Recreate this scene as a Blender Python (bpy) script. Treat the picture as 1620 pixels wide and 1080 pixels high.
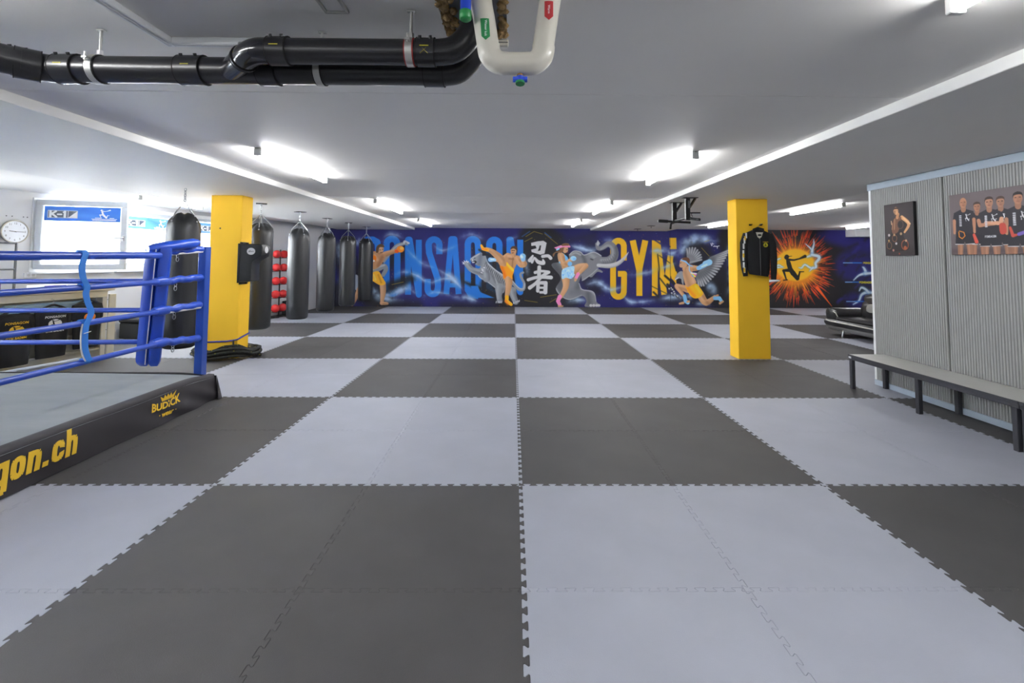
import bpy, math, random
import numpy as np
from mathutils import Matrix, Vector

# ------------------------------------------------------------------ scene reset
for _o in list(bpy.data.objects):
    bpy.data.objects.remove(_o, do_unlink=True)
SC = bpy.context.scene
COL = SC.collection
random.seed(7)
RNG = np.random.default_rng(7)

# ------------------------------------------------------------------ camera
# world: x right, y into the room, z up; the mats lie on a 1 m grid, a seam crossing at (0,0)
cam_d = bpy.data.cameras.new('camera')
cam_d.sensor_width = 36.0
cam_d.lens = 754.559 / 1620 * 36.0
cam_d.shift_x = (810 - 819.864) / 1620
cam_d.shift_y = (370.466 - 540) / 1620
cam_d.clip_start = 0.05
cam = bpy.data.objects.new('camera', cam_d)
COL.objects.link(cam)
cam.matrix_world = Matrix((
    (0.9999325, -0.0055844, -0.0101842, -0.05671),
    (-0.0104760, -0.0549738, -0.9984328, -3.21231),
    (0.0050158, 0.9984722, -0.0550286, 1.46722),
    (0, 0, 0, 1)))
SC.camera = cam

# ------------------------------------------------------------------ world (overcast daylight outside the windows), exposure
SKY_STRENGTH = 25.0
LAMP_STRENGTH = 31.0
world = bpy.data.worlds.new('overcast_sky')
SC.world = world
world.use_nodes = True
_bg = world.node_tree.nodes['Background']
_bg.inputs[0].default_value = (0.88, 0.945, 1.0, 1)
_bg.inputs[1].default_value = SKY_STRENGTH
SC.view_settings.view_transform = 'Standard'
SC.view_settings.look = 'None'
SC.view_settings.gamma = 1.0
SC.view_settings.use_curve_mapping = False
SC.view_settings.exposure = 1.53
SC.cycles.use_denoising = True
SC.cycles.max_bounces = 10
SC.cycles.diffuse_bounces = 6
SC.cycles.transparent_max_bounces = 8
SC.cycles.caustics_reflective = False
SC.cycles.caustics_refractive = False
SC.cycles.sample_clamp_indirect = 6.0


# ------------------------------------------------------------------ helpers: colour and materials
def lin(c):
    c = np.asarray(c, float) / 255.0
    return tuple(np.where(c <= 0.04045, c / 12.92, ((c + 0.055) / 1.055) ** 2.4))


def mat(name, rgb, rough=0.5, metal=0.0, var=0.0, scale=6.0, bump=0.0, bscale=60.0, coat=0.0,
        spec=0.5, rand=0.0, stretch=None):
    """Principled material; var mixes in noise, bump adds fine relief, rand varies per object."""
    m = bpy.data.materials.new(name)
    m.use_nodes = True
    nt = m.node_tree
    b = nt.nodes['Principled BSDF']
    base = lin(rgb)
    b.inputs['Base Color'].default_value = (*base, 1)
    b.inputs['Roughness'].default_value = rough
    b.inputs['Metallic'].default_value = metal
    b.inputs['Coat Weight'].default_value = coat
    b.inputs['Specular IOR Level'].default_value = spec
    tc = None
    if var or bump:
        tc = nt.nodes.new('ShaderNodeTexCoord')
        vec = tc.outputs['Object']
        if stretch:
            mp = nt.nodes.new('ShaderNodeMapping')
            mp.inputs['Scale'].default_value = stretch
            nt.links.new(vec, mp.inputs['Vector'])
            vec = mp.outputs['Vector']
    out = None
    if var:
        n = nt.nodes.new('ShaderNodeTexNoise')
        n.inputs['Scale'].default_value = scale
        n.inputs['Detail'].default_value = 5
        nt.links.new(vec, n.inputs['Vector'])
        mr = nt.nodes.new('ShaderNodeMapRange')
        mr.inputs['From Min'].default_value = 0.3
        mr.inputs['From Max'].default_value = 0.7
        mr.inputs['To Min'].default_value = 1 - var
        mr.inputs['To Max'].default_value = 1 + var
        nt.links.new(n.outputs['Fac'], mr.inputs['Value'])
        out = mr.outputs['Result']
    if rand:
        oi = nt.nodes.new('ShaderNodeObjectInfo')
        r = nt.nodes.new('ShaderNodeMapRange')
        r.inputs['To Min'].default_value = 1 - rand
        r.inputs['To Max'].default_value = 1 + rand
        nt.links.new(oi.outputs['Random'], r.inputs['Value'])
        if out is None:
            out = r.outputs['Result']
        else:
            mm = nt.nodes.new('ShaderNodeMath')
            mm.operation = 'MULTIPLY'
            nt.links.new(out, mm.inputs[0])
            nt.links.new(r.outputs['Result'], mm.inputs[1])
            out = mm.outputs[0]
    if out is not None:
        vm = nt.nodes.new('ShaderNodeVectorMath')
        vm.operation = 'SCALE'
        vm.inputs[0].default_value = base
        nt.links.new(out, vm.inputs['Scale'])
        nt.links.new(vm.outputs['Vector'], b.inputs['Base Color'])
    if bump:
        n2 = nt.nodes.new('ShaderNodeTexNoise')
        n2.inputs['Scale'].default_value = bscale
        n2.inputs['Detail'].default_value = 3
        nt.links.new(vec, n2.inputs['Vector'])
        bp = nt.nodes.new('ShaderNodeBump')
        bp.inputs['Strength'].default_value = bump
        bp.inputs['Distance'].default_value = 0.01
        nt.links.new(n2.outputs['Fac'], bp.inputs['Height'])
        nt.links.new(bp.outputs['Normal'], b.inputs['Normal'])
    return m


def paint_mat(name, rough=0.55, spec=0.3, bump=0.0):
    """flat print or wall paint: colour comes from the sheet's own paint attribute"""
    m = bpy.data.materials.new(name)
    m.use_nodes = True
    nt = m.node_tree
    b = nt.nodes['Principled BSDF']
    a = nt.nodes.new('ShaderNodeAttribute')
    a.attribute_name = 'paint'
    nt.links.new(a.outputs['Color'], b.inputs['Base Color'])
    b.inputs['Roughness'].default_value = rough
    b.inputs['Specular IOR Level'].default_value = spec
    if bump:
        tc = nt.nodes.new('ShaderNodeTexCoord')
        n2 = nt.nodes.new('ShaderNodeTexNoise')
        n2.inputs['Scale'].default_value = 40
        nt.links.new(tc.outputs['Object'], n2.inputs['Vector'])
        bp = nt.nodes.new('ShaderNodeBump')
        bp.inputs['Strength'].default_value = bump
        bp.inputs['Distance'].default_value = 0.01
        nt.links.new(n2.outputs['Fac'], bp.inputs['Height'])
        nt.links.new(bp.outputs['Normal'], b.inputs['Normal'])
    return m


def emit_mat(name, rgb, strength):
    m = bpy.data.materials.new(name)
    m.use_nodes = True
    nt = m.node_tree
    b = nt.nodes['Principled BSDF']
    b.inputs['Base Color'].default_value = (0.8, 0.8, 0.8, 1)
    b.inputs['Emission Color'].default_value = (*rgb, 1)
    b.inputs['Emission Strength'].default_value = strength
    return m


# ------------------------------------------------------------------ helpers: mesh building
class MB:
    def __init__(self):
        self.v = []
        self.f = []

    def add(self, vs, fs):
        o = len(self.v)
        self.v += [tuple(map(float, p)) for p in vs]
        self.f += [tuple(o + i for i in q) for q in fs]
        return self

    def box(self, x0, x1, y0, y1, z0, z1):
        vs = [(x, y, z) for x in (x0, x1) for y in (y0, y1) for z in (z0, z1)]
        return self.add(vs, [(0, 1, 3, 2), (4, 6, 7, 5), (0, 4, 5, 1), (2, 3, 7, 6), (0, 2, 6, 4), (1, 5, 7, 3)])

    def cbox(self, x0, x1, y0, y1, z0, z1, b=0.005, M=None):
        """box with chamfered edges"""
        c = ((x0 + x1) / 2, (y0 + y1) / 2, (z0 + z1) / 2)
        h = ((x1 - x0) / 2, (y1 - y0) / 2, (z1 - z0) / 2)
        b = min(b, *[q * 0.98 for q in h])
        vs, idx = [], {}
        for sx in (-1, 1):
            for sy in (-1, 1):
                for sz in (-1, 1):
                    for a in range(3):
                        s = (sx, sy, sz)
                        p = [c[k] + s[k] * (h[k] - (0 if k == a else b)) for k in range(3)]
                        idx[(sx, sy, sz, a)] = len(vs)
                        vs.append(p)
        fs = []
        for a in range(3):
            u, w = (a + 1) % 3, (a + 2) % 3
            for s in (-1, 1):
                q = []
                for (su, sw) in ((-1, -1), (1, -1), (1, 1), (-1, 1)):
                    k = [0, 0, 0]
                    k[a], k[u], k[w] = s, su, sw
                    q.append(idx[(*k, a)])
                fs.append(q if s > 0 else q[::-1])
        for a in range(3):
            u, w = (a + 1) % 3, (a + 2) % 3
            for su in (-1, 1):
                for sw in (-1, 1):
                    k0 = [0, 0, 0]
                    k1 = [0, 0, 0]
                    k0[a], k0[u], k0[w] = -1, su, sw
                    k1[a], k1[u], k1[w] = 1, su, sw
                    q = [idx[(*k0, u)], idx[(*k1, u)], idx[(*k1, w)], idx[(*k0, w)]]
                    fs.append(q if su * sw < 0 else q[::-1])
        for sx in (-1, 1):
            for sy in (-1, 1):
                for sz in (-1, 1):
                    q = [idx[(sx, sy, sz, a)] for a in range(3)]
                    fs.append(q if sx * sy * sz > 0 else q[::-1])
        if M is not None:
            vs = [tuple(M @ Vector(p)) for p in vs]
        return self.add(vs, fs)

    def loft(self, rings, close=True, caps=True):
        n = len(rings[0])
        vs = [p for r in rings for p in r]
        fs = []
        for i in range(len(rings) - 1):
            for j in range(n if close else n - 1):
                k = (j + 1) % n
                fs.append((i * n + j, i * n + k, (i + 1) * n + k, (i + 1) * n + j))
        if caps and close:
            fs.append(tuple(range(n))[::-1])
            fs.append(tuple((len(rings) - 1) * n + j for j in range(n)))
        return self.add(vs, fs)

    def tube(self, path, r, seg=10, closed=False, caps=True, flat=None):
        """sweep a circle (or ellipse, flat=(a,b)) along a path"""
        P = [Vector(p) for p in path]
        n = len(P)
        rr = r if hasattr(r, '__len__') else [r] * n
        rings = []
        prev = None
        for i in range(n):
            if closed:
                t = (P[(i + 1) % n] - P[i - 1])
            else:
                t = P[min(i + 1, n - 1)] - P[max(i - 1, 0)]
            t.normalize()
            if prev is None:
                up = Vector((0, 0, 1)) if abs(t.z) < 0.9 else Vector((0, 1, 0))
                a = t.cross(up).normalized()
            else:
                a = (prev - t * prev.dot(t)).normalized()
            prev = a
            b = t.cross(a)
            fa, fb = flat if flat else (1, 1)
            rings.append([P[i] + a * (math.cos(q) * rr[i] * fa) + b * (math.sin(q) * rr[i] * fb)
                          for q in [2 * math.pi * k / seg for k in range(seg)]])
        if closed:
            rings.append(rings[0])
            return self.loft(rings, True, False)
        return self.loft(rings, True, caps)

    def cyl(self, p0, p1, r, seg=12, r1=None):
        return self.tube([p0, p1], [r, r if r1 is None else r1], seg)

    def lathe(self, prof, c=(0, 0, 0), seg=20):
        """profile of (radius, z) turned about a vertical axis"""
        rings = [[(c[0] + max(r, 1e-4) * math.cos(2 * math.pi * k / seg), c[1] + max(r, 1e-4) * math.sin(2 * math.pi * k / seg), c[2] + z)
                  for k in range(seg)] for r, z in prof]
        return self.loft(rings)

    def sphere(self, c, r, seg=16, rows=10, sq=(1, 1, 1)):
        rings = []
        for i in range(rows + 1):
            a = -math.pi / 2 + math.pi * i / rows
            q = max(math.cos(a), 1e-3)
            rings.append([(c[0] + r * sq[0] * q * math.cos(2 * math.pi * k / seg), c[1] + r * sq[1] * q * math.sin(2 * math.pi * k / seg),
                           c[2] + r * sq[2] * math.sin(a)) for k in range(seg)])
        return self.loft(rings)

    def prism(self, poly, h, M=None):
        """closed 2-D outline (x,y) raised by h along z, then moved by M"""
        n = len(poly)
        vs = [(x, y, 0) for x, y in poly] + [(x, y, h) for x, y in poly]
        fs = [tuple(range(n))[::-1], tuple(range(n, 2 * n))] + [(i, (i + 1) % n, n + (i + 1) % n, n + i) for i in range(n)]
        if M is not None:
            vs = [tuple(M @ Vector(p)) for p in vs]
        return self.add(vs, fs)

    def mesh(self, name, org=(0, 0, 0), smooth=None):
        me = bpy.data.meshes.new(name)
        o = Vector(org)
        me.from_pydata([tuple(Vector(p) - o) for p in self.v], [], self.f)
        me.validate()
        bm_fix(me)
        if smooth is not None:
            for p in me.polygons:
                p.use_smooth = True
            if smooth < 180:
                me.set_sharp_from_angle(angle=math.radians(smooth))
        return me


import bmesh


def bm_fix(me):
    bm = bmesh.new()
    bm.from_mesh(me)
    bmesh.ops.recalc_face_normals(bm, faces=bm.faces)
    bm.to_mesh(me)
    bm.free()


ORG = {}


def thing(name, label, cat, loc=(0, 0, 0), group=None):
    o = bpy.data.objects.new(name, None)
    o.empty_display_size = 0.1
    COL.objects.link(o)
    o.location = loc
    o['label'] = label
    o['category'] = cat
    if group:
        o['group'] = group
    ORG[o.name] = Vector(loc)
    return o


def part(name, mb, m, parent, smooth=None, label=None, kind=None):
    """mesh given in world metres, stored relative to its thing's base"""
    org = ORG[parent.name]
    me = mb.mesh(name, org, smooth)
    me.materials.append(m)
    o = bpy.data.objects.new(name, me)
    COL.objects.link(o)
    o.parent = parent
    ORG[o.name] = org
    if label:
        o['label'] = label
    if kind:
        o['kind'] = kind
    return o


def single(name, mb, m, label, cat, loc=None, smooth=None, group=None):
    if loc is None:
        a = np.array(mb.v)
        loc = ((a[:, 0].min() + a[:, 0].max()) / 2, (a[:, 1].min() + a[:, 1].max()) / 2, a[:, 2].min())
    me = mb.mesh(name, loc, smooth)
    me.materials.append(m)
    o = bpy.data.objects.new(name, me)
    COL.objects.link(o)
    o.location = loc
    o['label'] = label
    o['category'] = cat
    if group:
        o['group'] = group
    ORG[o.name] = Vector(loc)
    return o


def struct(name, mb, m, label=None, smooth=None):
    me = mb.mesh(name, (0, 0, 0), smooth)
    me.materials.append(m)
    o = bpy.data.objects.new(name, me)
    COL.objects.link(o)
    o['kind'] = 'structure'
    if label:
        o['label'] = label
    ORG[o.name] = Vector((0, 0, 0))
    return o


def copy_tree(o, parent=None):
    c = o.copy()
    COL.objects.link(c)
    c.parent = parent
    for ch in o.children:
        copy_tree(ch, c)
    return c


def text_mb(body, size, depth=0.001, bold=0.0, shear=0.0, xs=1.0, space=1.0, M=None, align='CENTER'):
    cu = bpy.data.curves.new('lettering', 'FONT')
    cu.body = body
    cu.size = size
    cu.extrude = depth / 2
    cu.offset = bold
    cu.shear = shear
    cu.space_character = space
    cu.align_x = align
    cu.align_y = 'CENTER'
    cu.resolution_u = 3
    ob = bpy.data.objects.new('lettering', cu)
    COL.objects.link(ob)
    bpy.context.view_layer.update()
    me = bpy.data.meshes.new_from_object(ob.evaluated_get(bpy.context.evaluated_depsgraph_get()))
    mb = MB()
    M = M or Matrix.Identity(4)
    mb.add([tuple(M @ Vector((v.co.x * xs, v.co.y, v.co.z))) for v in me.vertices], [tuple(p.vertices) for p in me.polygons])
    bpy.data.objects.remove(ob)
    bpy.data.curves.remove(cu)
    bpy.data.meshes.remove(me)
    return mb


def frame(o, x, y):
    """4x4 from origin and two axis vectors"""
    x = Vector(x).normalized()
    y = Vector(y).normalized()
    z = x.cross(y)
    return Matrix(((x.x, y.x, z.x, o[0]), (x.y, y.y, z.y, o[1]), (x.z, y.z, z.z, o[2]), (0, 0, 0, 1)))


# ------------------------------------------------------------------ helpers: painter for flat print and wall paint
def catmull(pts, n=6, closed=False):
    P = np.array(pts, float)
    N = len(P)
    out = []
    rng = range(N) if closed else range(N - 1)
    for i in rng:
        p0, p1, p2, p3 = (P[(i - 1) % N], P[i], P[(i + 1) % N], P[(i + 2) % N]) if closed else (P[max(i - 1, 0)], P[i], P[i + 1], P[min(i + 2, N - 1)])
        for k in range(n):
            t = k / n
            out.append(0.5 * ((2 * p1) + (-p0 + p2) * t + (2 * p0 - 5 * p1 + 4 * p2 - p3) * t * t + (-p0 + 3 * p1 - 3 * p2 + p3) * t ** 3))
    if not closed:
        out.append(P[-1])
    return np.array(out)


class Canvas:
    def __init__(self, U, V, rgb):
        self.U, self.V = U, V
        self.C = np.empty(U.shape + (3,), np.float32)
        self.C[:] = np.array(rgb, np.float32)
        self.uc = U[U.shape[0] // 2]
        self.vc = V[:, V.shape[1] // 2]
        self.aa = abs(self.uc[1] - self.uc[0])
        self.tex = None

    def sl(self, x0, x1, y0, y1, m=2.5):
        i = np.where((self.uc > x0 - m) & (self.uc < x1 + m))[0]
        j = np.where((self.vc > y0 - m) & (self.vc < y1 + m))[0]
        if len(i) == 0 or len(j) == 0:
            return None
        return (slice(j[0], j[-1] + 1), slice(i[0], i[-1] + 1))

    def blend(self, s, a, rgb):
        a = a[..., None]
        self.C[s] = self.C[s] * (1 - a) + np.array(rgb, np.float32) * a

    def poly(self, pts, rgb, soft=None, alpha=1.0, smooth=0, clip=None):
        P = catmull(pts, smooth, True) if smooth else np.array(pts, float)
        soft = self.aa * 1.2 if soft is None else soft
        s = self.sl(P[:, 0].min() - soft, P[:, 0].max() + soft, P[:, 1].min() - soft, P[:, 1].max() + soft)
        if s is None:
            return None
        u, v = self.U[s], self.V[s]
        ins = np.zeros(u.shape, bool)
        dm = np.full(u.shape, 1e9)
        n = len(P)
        for i in range(n):
            ax, ay = P[i]
            bx, by = P[(i + 1) % n]
            dx, dy = bx - ax, by - ay
            if abs(dy) > 1e-9:
                ins ^= ((ay > v) != (by > v)) & (u < dx * (v - ay) / dy + ax)
            L = dx * dx + dy * dy + 1e-12
            t = np.clip(((u - ax) * dx + (v - ay) * dy) / L, 0, 1)
            dm = np.minimum(dm, (u - ax - t * dx) ** 2 + (v - ay - t * dy) ** 2)
        d = np.sqrt(dm) * np.where(ins, -1, 1)
        a = np.clip(0.5 - d / soft, 0, 1)
        a = a * a * (3 - 2 * a) * alpha
        if clip is not None:
            a = a * clip[s]
        self.blend(s, a, rgb)
        full = np.zeros(self.U.shape, np.float32)
        full[s] = np.clip(0.5 - d / soft, 0, 1)
        return full

    def stroke(self, pts, w, rgb, soft=None, alpha=1.0, smooth=0, clip=None, fade=False):
        P = np.array(pts, float)
        W = np.array(w if hasattr(w, '__len__') else [w] * len(P), float) / 2
        if smooth:
            Q = catmull(np.column_stack([P, W]), smooth)
            P, W = Q[:, :2], np.maximum(Q[:, 2], 0.01)
        soft = self.aa * 1.2 if soft is None else soft
        m = W.max() + soft
        s = self.sl(P[:, 0].min() - m, P[:, 0].max() + m, P[:, 1].min() - m, P[:, 1].max() + m)
        if s is None:
            return None
        u, v = self.U[s], self.V[s]
        best = np.zeros(u.shape)
        for i in range(len(P) - 1):
            (ax, ay), (bx, by) = P[i], P[i + 1]
            dx, dy = bx - ax, by - ay
            t = np.clip(((u - ax) * dx + (v - ay) * dy) / (dx * dx + dy * dy + 1e-12), 0, 1)
            d = np.hypot(u - ax - t * dx, v - ay - t * dy) - (W[i] + (W[i + 1] - W[i]) * t)
            a = np.clip(0.5 - d / soft, 0, 1)
            if fade:
                q = (i + t) / (len(P) - 1)
                a = a * np.clip(4 * q * (1 - q), 0, 1)
            best = np.maximum(best, a)
        a = best * best * (3 - 2 * best) * alpha
        if fade and self.tex is not None:
            a = a * self.tex[s]
        if clip is not None:
            a = a * clip[s]
        self.blend(s, a, rgb)
        full = np.zeros(self.U.shape, np.float32)
        full[s] = best
        return full

    def ell(self, cx, cy, rx, ry, rgb, soft=None, alpha=1.0, clip=None, rot=0):
        q = [(cx + rx * math.cos(a) * math.cos(rot) - ry * math.sin(a) * math.sin(rot), cy + rx * math.cos(a) * math.sin(rot) + ry * math.sin(a) * math.cos(rot))
             for a in np.linspace(0, 2 * math.pi, 21)[:-1]]
        return self.poly(q, rgb, soft, alpha, 0, clip)

    def noise(self, amp, scale, seed=0, ret=False):
        r = np.random.default_rng(seed)
        tot = np.zeros(self.U.shape)
        for o in range(3):
            g = r.normal(size=(64, 64))
            x = (self.U / scale * 2 ** o) % 63
            y = (self.V / scale * 2 ** o) % 63
            xi, yi = x.astype(int), y.astype(int)
            fx, fy = x - xi, y - yi
            a = g[yi, xi] * (1 - fx) * (1 - fy) + g[yi, xi + 1] * fx * (1 - fy) + g[yi + 1, xi] * (1 - fx) * fy + g[yi + 1, xi + 1] * fx * fy
            tot += a / 2 ** o
        if ret:
            return tot
        self.C *= (1 + amp * tot)[..., None].astype(np.float32)

    def mesh(self, name, P, gain=1.0):
        """grid mesh at positions P (rows, cols, 3) coloured by the canvas"""
        h, w = self.U.shape
        me = bpy.data.meshes.new(name)
        me.vertices.add(h * w)
        me.vertices.foreach_set('co', np.ascontiguousarray(P, np.float32).ravel())
        i = np.arange(h * w).reshape(h, w)
        q = np.stack([i[:-1, :-1], i[1:, :-1], i[1:, 1:], i[:-1, 1:]], -1).reshape(-1, 4)
        n = len(q)
        me.loops.add(n * 4)
        me.loops.foreach_set('vertex_index', q.ravel().astype(np.int32))
        me.polygons.add(n)
        me.polygons.foreach_set('loop_start', (np.arange(n) * 4).astype(np.int32))
        me.update(calc_edges=True)
        me.validate()
        c = np.clip(self.C, 0, 255) / 255.0
        c = np.where(c <= 0.04045, c / 12.92, ((c + 0.055) / 1.055) ** 2.4) * gain
        col = np.ones((h * w, 4), np.float32)
        col[:, :3] = c.reshape(-1, 3)
        at = me.color_attributes.new('paint', 'FLOAT_COLOR', 'POINT')
        at.data.foreach_set('color', col.ravel())
        return me


def flat_canvas(w, h, step, rgb):
    nx, ny = int(round(w / step)) + 1, int(round(h / step)) + 1
    U, V = np.meshgrid(np.linspace(0, w, nx), np.linspace(0, h, ny))
    return Canvas(U, V, rgb)


def canvas_on(cv, w, h, o, ax, ay):
    """positions of canvas (0..w, 0..h, y down) on a plane: o = top-left corner, ax along width, ay downwards (world vectors for the full size)"""
    o, ax, ay = np.array(o, float), np.array(ax, float), np.array(ay, float)
    return o + (cv.U / w)[..., None] * ax + (cv.V / h)[..., None] * ay


def sheet(name, cv, P, m, parent=None, label=None, cat=None, gain=1.0):
    org = np.array(ORG[parent.name]) if parent else P.reshape(-1, 3).mean(0) * [1, 1, 0] + [0, 0, P[..., 2].min()]
    me = cv.mesh(name, P - org, gain)
    me.materials.append(m)
    o = bpy.data.objects.new(name, me)
    COL.objects.link(o)
    if parent:
        o.parent = parent
    else:
        o.location = org
    if label:
        o['label'] = label
    if cat:
        o['category'] = cat
    ORG[o.name] = Vector(org)
    return o


def K(ox, oy, s, pts):
    return [(ox + x / s, oy + y / s) for x, y in pts]


RUNNER = [  # strokes of the flying-knee runner emblem, unit box roughly 0..300 x 0..330
    ([(58, 35), (62, 28)], [56, 56]), ([(75, 25), (128, 20)], [12, 4]),
    ([(70, 60), (85, 110), (105, 180), (140, 235)], [36, 56, 56, 60]),
    ([(95, 195), (20, 200)], [44, 30]), ([(20, 200), (55, 310)], [30, 16]), ([(22, 322), (68, 316)], [14, 14]),
    ([(140, 230), (195, 300)], [62, 48]), ([(200, 305), (225, 220)], [34, 18]), ([(220, 215), (275, 215)], [16, 10]),
    ([(85, 65), (150, 70), (230, 50)], [30, 22, 18]), ([(230, 48), (290, 22)], [22, 40])]


def runner(cv, x, y, s, rgb, flip=False, sy=None):
    sy = sy or s
    for pts, w in RUNNER:
        q = [(x + (300 - px if flip else px) * s, y + py * sy) for px, py in pts]
        cv.stroke(q, [k * (s + sy) / 2 for k in w], rgb)

# ================================================================== materials
M_TILE_L = mat('mat_foam_light_grey', (163, 167, 179), 0.55, var=0.045, scale=2.6, bump=0.12, bscale=220, rand=0.025, spec=0.35)
M_TILE_D = mat('mat_foam_dark_grey', (72, 71, 72), 0.62, var=0.10, scale=2.6, bump=0.14, bscale=220, rand=0.05, spec=0.3)
M_SUB = mat('subfloor_dark', (60, 60, 62), 0.8)
M_CEIL = mat('ceiling_paint', (240, 238, 234), 0.6, var=0.015, scale=1.2, bump=0.05, bscale=30)
M_SOFF = mat('soffit_paint', (232, 231, 228), 0.6, var=0.015, scale=1.2, bump=0.05, bscale=30)
M_WALLW = mat('wall_white', (222, 224, 226), 0.7, var=0.015, scale=2, bump=0.05, bscale=80)
M_WALLG = mat('wall_grey', (206, 207, 210), 0.7, var=0.02, scale=2, bump=0.05, bscale=80)
M_YEL = mat('pillar_yellow', (250, 198, 50), 0.65, spec=0.25, var=0.02, scale=2.5, bump=0.06, bscale=50)
M_BLUE = mat('ring_blue_vinyl', (22, 66, 172), 0.34, var=0.03, scale=8, bump=0.05, bscale=30, coat=0.15)
M_BLUEP = mat('ring_blue_paint', (20, 62, 148), 0.32, coat=0.2)
M_STRAP = mat('strap_blue_webbing', (40, 118, 205), 0.7, bump=0.2, bscale=400)
M_WHITEP = mat('white_vinyl', (215, 213, 210), 0.5)
M_BLK = mat('black_vinyl', (26, 27, 30), 0.42, var=0.08, scale=5, bump=0.1, bscale=40)
M_BLKM = mat('black_metal', (28, 28, 30), 0.4, metal=0.2)
M_BLKR = mat('black_rubber', (34, 34, 36), 0.7)
M_STEEL = mat('steel', (180, 182, 185), 0.3, metal=1.0)
M_ZINC = mat('zinc', (190, 190, 186), 0.42, metal=0.85)
M_PIPE = mat('black_pe_pipe', (30, 30, 33), 0.3, var=0.1, scale=8, bump=0.03, bscale=30)
M_PIPEG = mat('pipe_gloss', (34, 34, 38), 0.16)
M_CLAMP = mat('clamp_rubber', (16, 16, 17), 0.8)
M_PVC = mat('white_pvc', (204, 200, 188), 0.3, coat=0.2)
M_YMARK = mat('yellow_mark', (180, 170, 40), 0.6)
M_PAINT = paint_mat('mural_paint', 0.6, 0.25, 0.06)
M_PRINT = paint_mat('print', 0.45, 0.3)
M_PRINTM = paint_mat('print_matte', 0.8, 0.1)
M_APRON = mat('apron_cloth', (38, 35, 41), 0.6, var=0.05, scale=4)
M_GOLD = mat('yellow_print', (232, 188, 42), 0.6)
M_CANVAS = mat('ring_canvas', (122, 127, 131), 0.75, var=0.07, scale=2.2, bump=0.1, bscale=18, stretch=(1, 3, 1))
M_CORR = mat('panel_grey', (150, 151, 149), 0.42, var=0.01, scale=3)
M_RAIL = mat('rail_blue_grey', (176, 190, 204), 0.45)
M_BENCH = mat('bench_top', (196, 196, 192), 0.5, var=0.03, scale=6)
M_ANTH = mat('anthracite_steel', (46, 46, 52), 0.45)
M_LEATH = mat('black_leather', (36, 36, 38), 0.3, var=0.05, scale=6, bump=0.12, bscale=60)
M_WLEATH = mat('pale_leather', (196, 194, 186), 0.4)
M_GLEATH = mat('grey_leather', (128, 128, 126), 0.4)
M_RED = mat('red_rubber', (214, 44, 44), 0.5, var=0.05, scale=12, bump=0.1, bscale=80)
M_COT = mat('black_cotton', (24, 24, 26), 0.9, var=0.1, scale=9)
M_BEIGE = mat('beige_metal', (208, 203, 186), 0.55, var=0.02, scale=3)
M_WFRAME = mat('window_frame', (206, 213, 222), 0.4)
M_WPVC = mat('window_white', (236, 238, 240), 0.4)
M_ROPE = mat('battle_rope', (40, 42, 38), 0.85, var=0.3, scale=40, bump=0.5, bscale=150)
M_OR = mat('orange_print', (236, 130, 40), 0.7)
M_WPR = mat('white_print', (224, 224, 226), 0.7)
M_DGREY = mat('dark_grey', (92, 94, 96), 0.5)


def glass_mat():
    m = bpy.data.materials.new('frosted_pane')
    m.use_nodes = True
    nt = m.node_tree
    nt.nodes.remove(nt.nodes['Principled BSDF'])
    out = nt.nodes['Material Output']
    tr = nt.nodes.new('ShaderNodeBsdfTransparent')
    tl = nt.nodes.new('ShaderNodeBsdfTranslucent')
    df = nt.nodes.new('ShaderNodeBsdfDiffuse')
    gl = nt.nodes.new('ShaderNodeBsdfGlossy')
    gl.inputs['Roughness'].default_value = 0.08
    m1 = nt.nodes.new('ShaderNodeMixShader')
    m1.inputs[0].default_value = 0.45
    m2 = nt.nodes.new('ShaderNodeMixShader')
    m2.inputs[0].default_value = 0.25
    m3 = nt.nodes.new('ShaderNodeMixShader')
    m3.inputs[0].default_value = 0.04
    for n in (tl, df):
        n.inputs['Color'].default_value = (0.95, 0.96, 0.97, 1)
    nt.links.new(tl.outputs[0], m2.inputs[1])
    nt.links.new(df.outputs[0], m2.inputs[2])
    nt.links.new(tr.outputs[0], m1.inputs[1])
    nt.links.new(m2.outputs[0], m1.inputs[2])
    nt.links.new(m1.outputs[0], m3.inputs[1])
    nt.links.new(gl.outputs[0], m3.inputs[2])
    nt.links.new(m3.outputs[0], out.inputs[0])
    return m


M_GLASS = glass_mat()


def film_mat():
    """translucent sticker film on a backlit pane"""
    m = bpy.data.materials.new('sticker_film')
    m.use_nodes = True
    nt = m.node_tree
    nt.nodes.remove(nt.nodes['Principled BSDF'])
    a = nt.nodes.new('ShaderNodeAttribute')
    a.attribute_name = 'paint'
    tl = nt.nodes.new('ShaderNodeBsdfTranslucent')
    df = nt.nodes.new('ShaderNodeBsdfDiffuse')
    mx = nt.nodes.new('ShaderNodeMixShader')
    mx.inputs[0].default_value = 0.93
    nt.links.new(a.outputs['Color'], tl.inputs['Color'])
    nt.links.new(a.outputs['Color'], df.inputs['Color'])
    nt.links.new(tl.outputs[0], mx.inputs[1])
    nt.links.new(df.outputs[0], mx.inputs[2])
    nt.links.new(mx.outputs[0], nt.nodes['Material Output'].inputs[0])
    return m


M_FILM = film_mat()

# ================================================================== floor and interlocking mats
floor = struct('floor', MB().box(-10.6, 13.2, -6.6, 12.2, -0.08, -0.02), M_SUB, 'dark subfloor under the interlocking mats')


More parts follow.
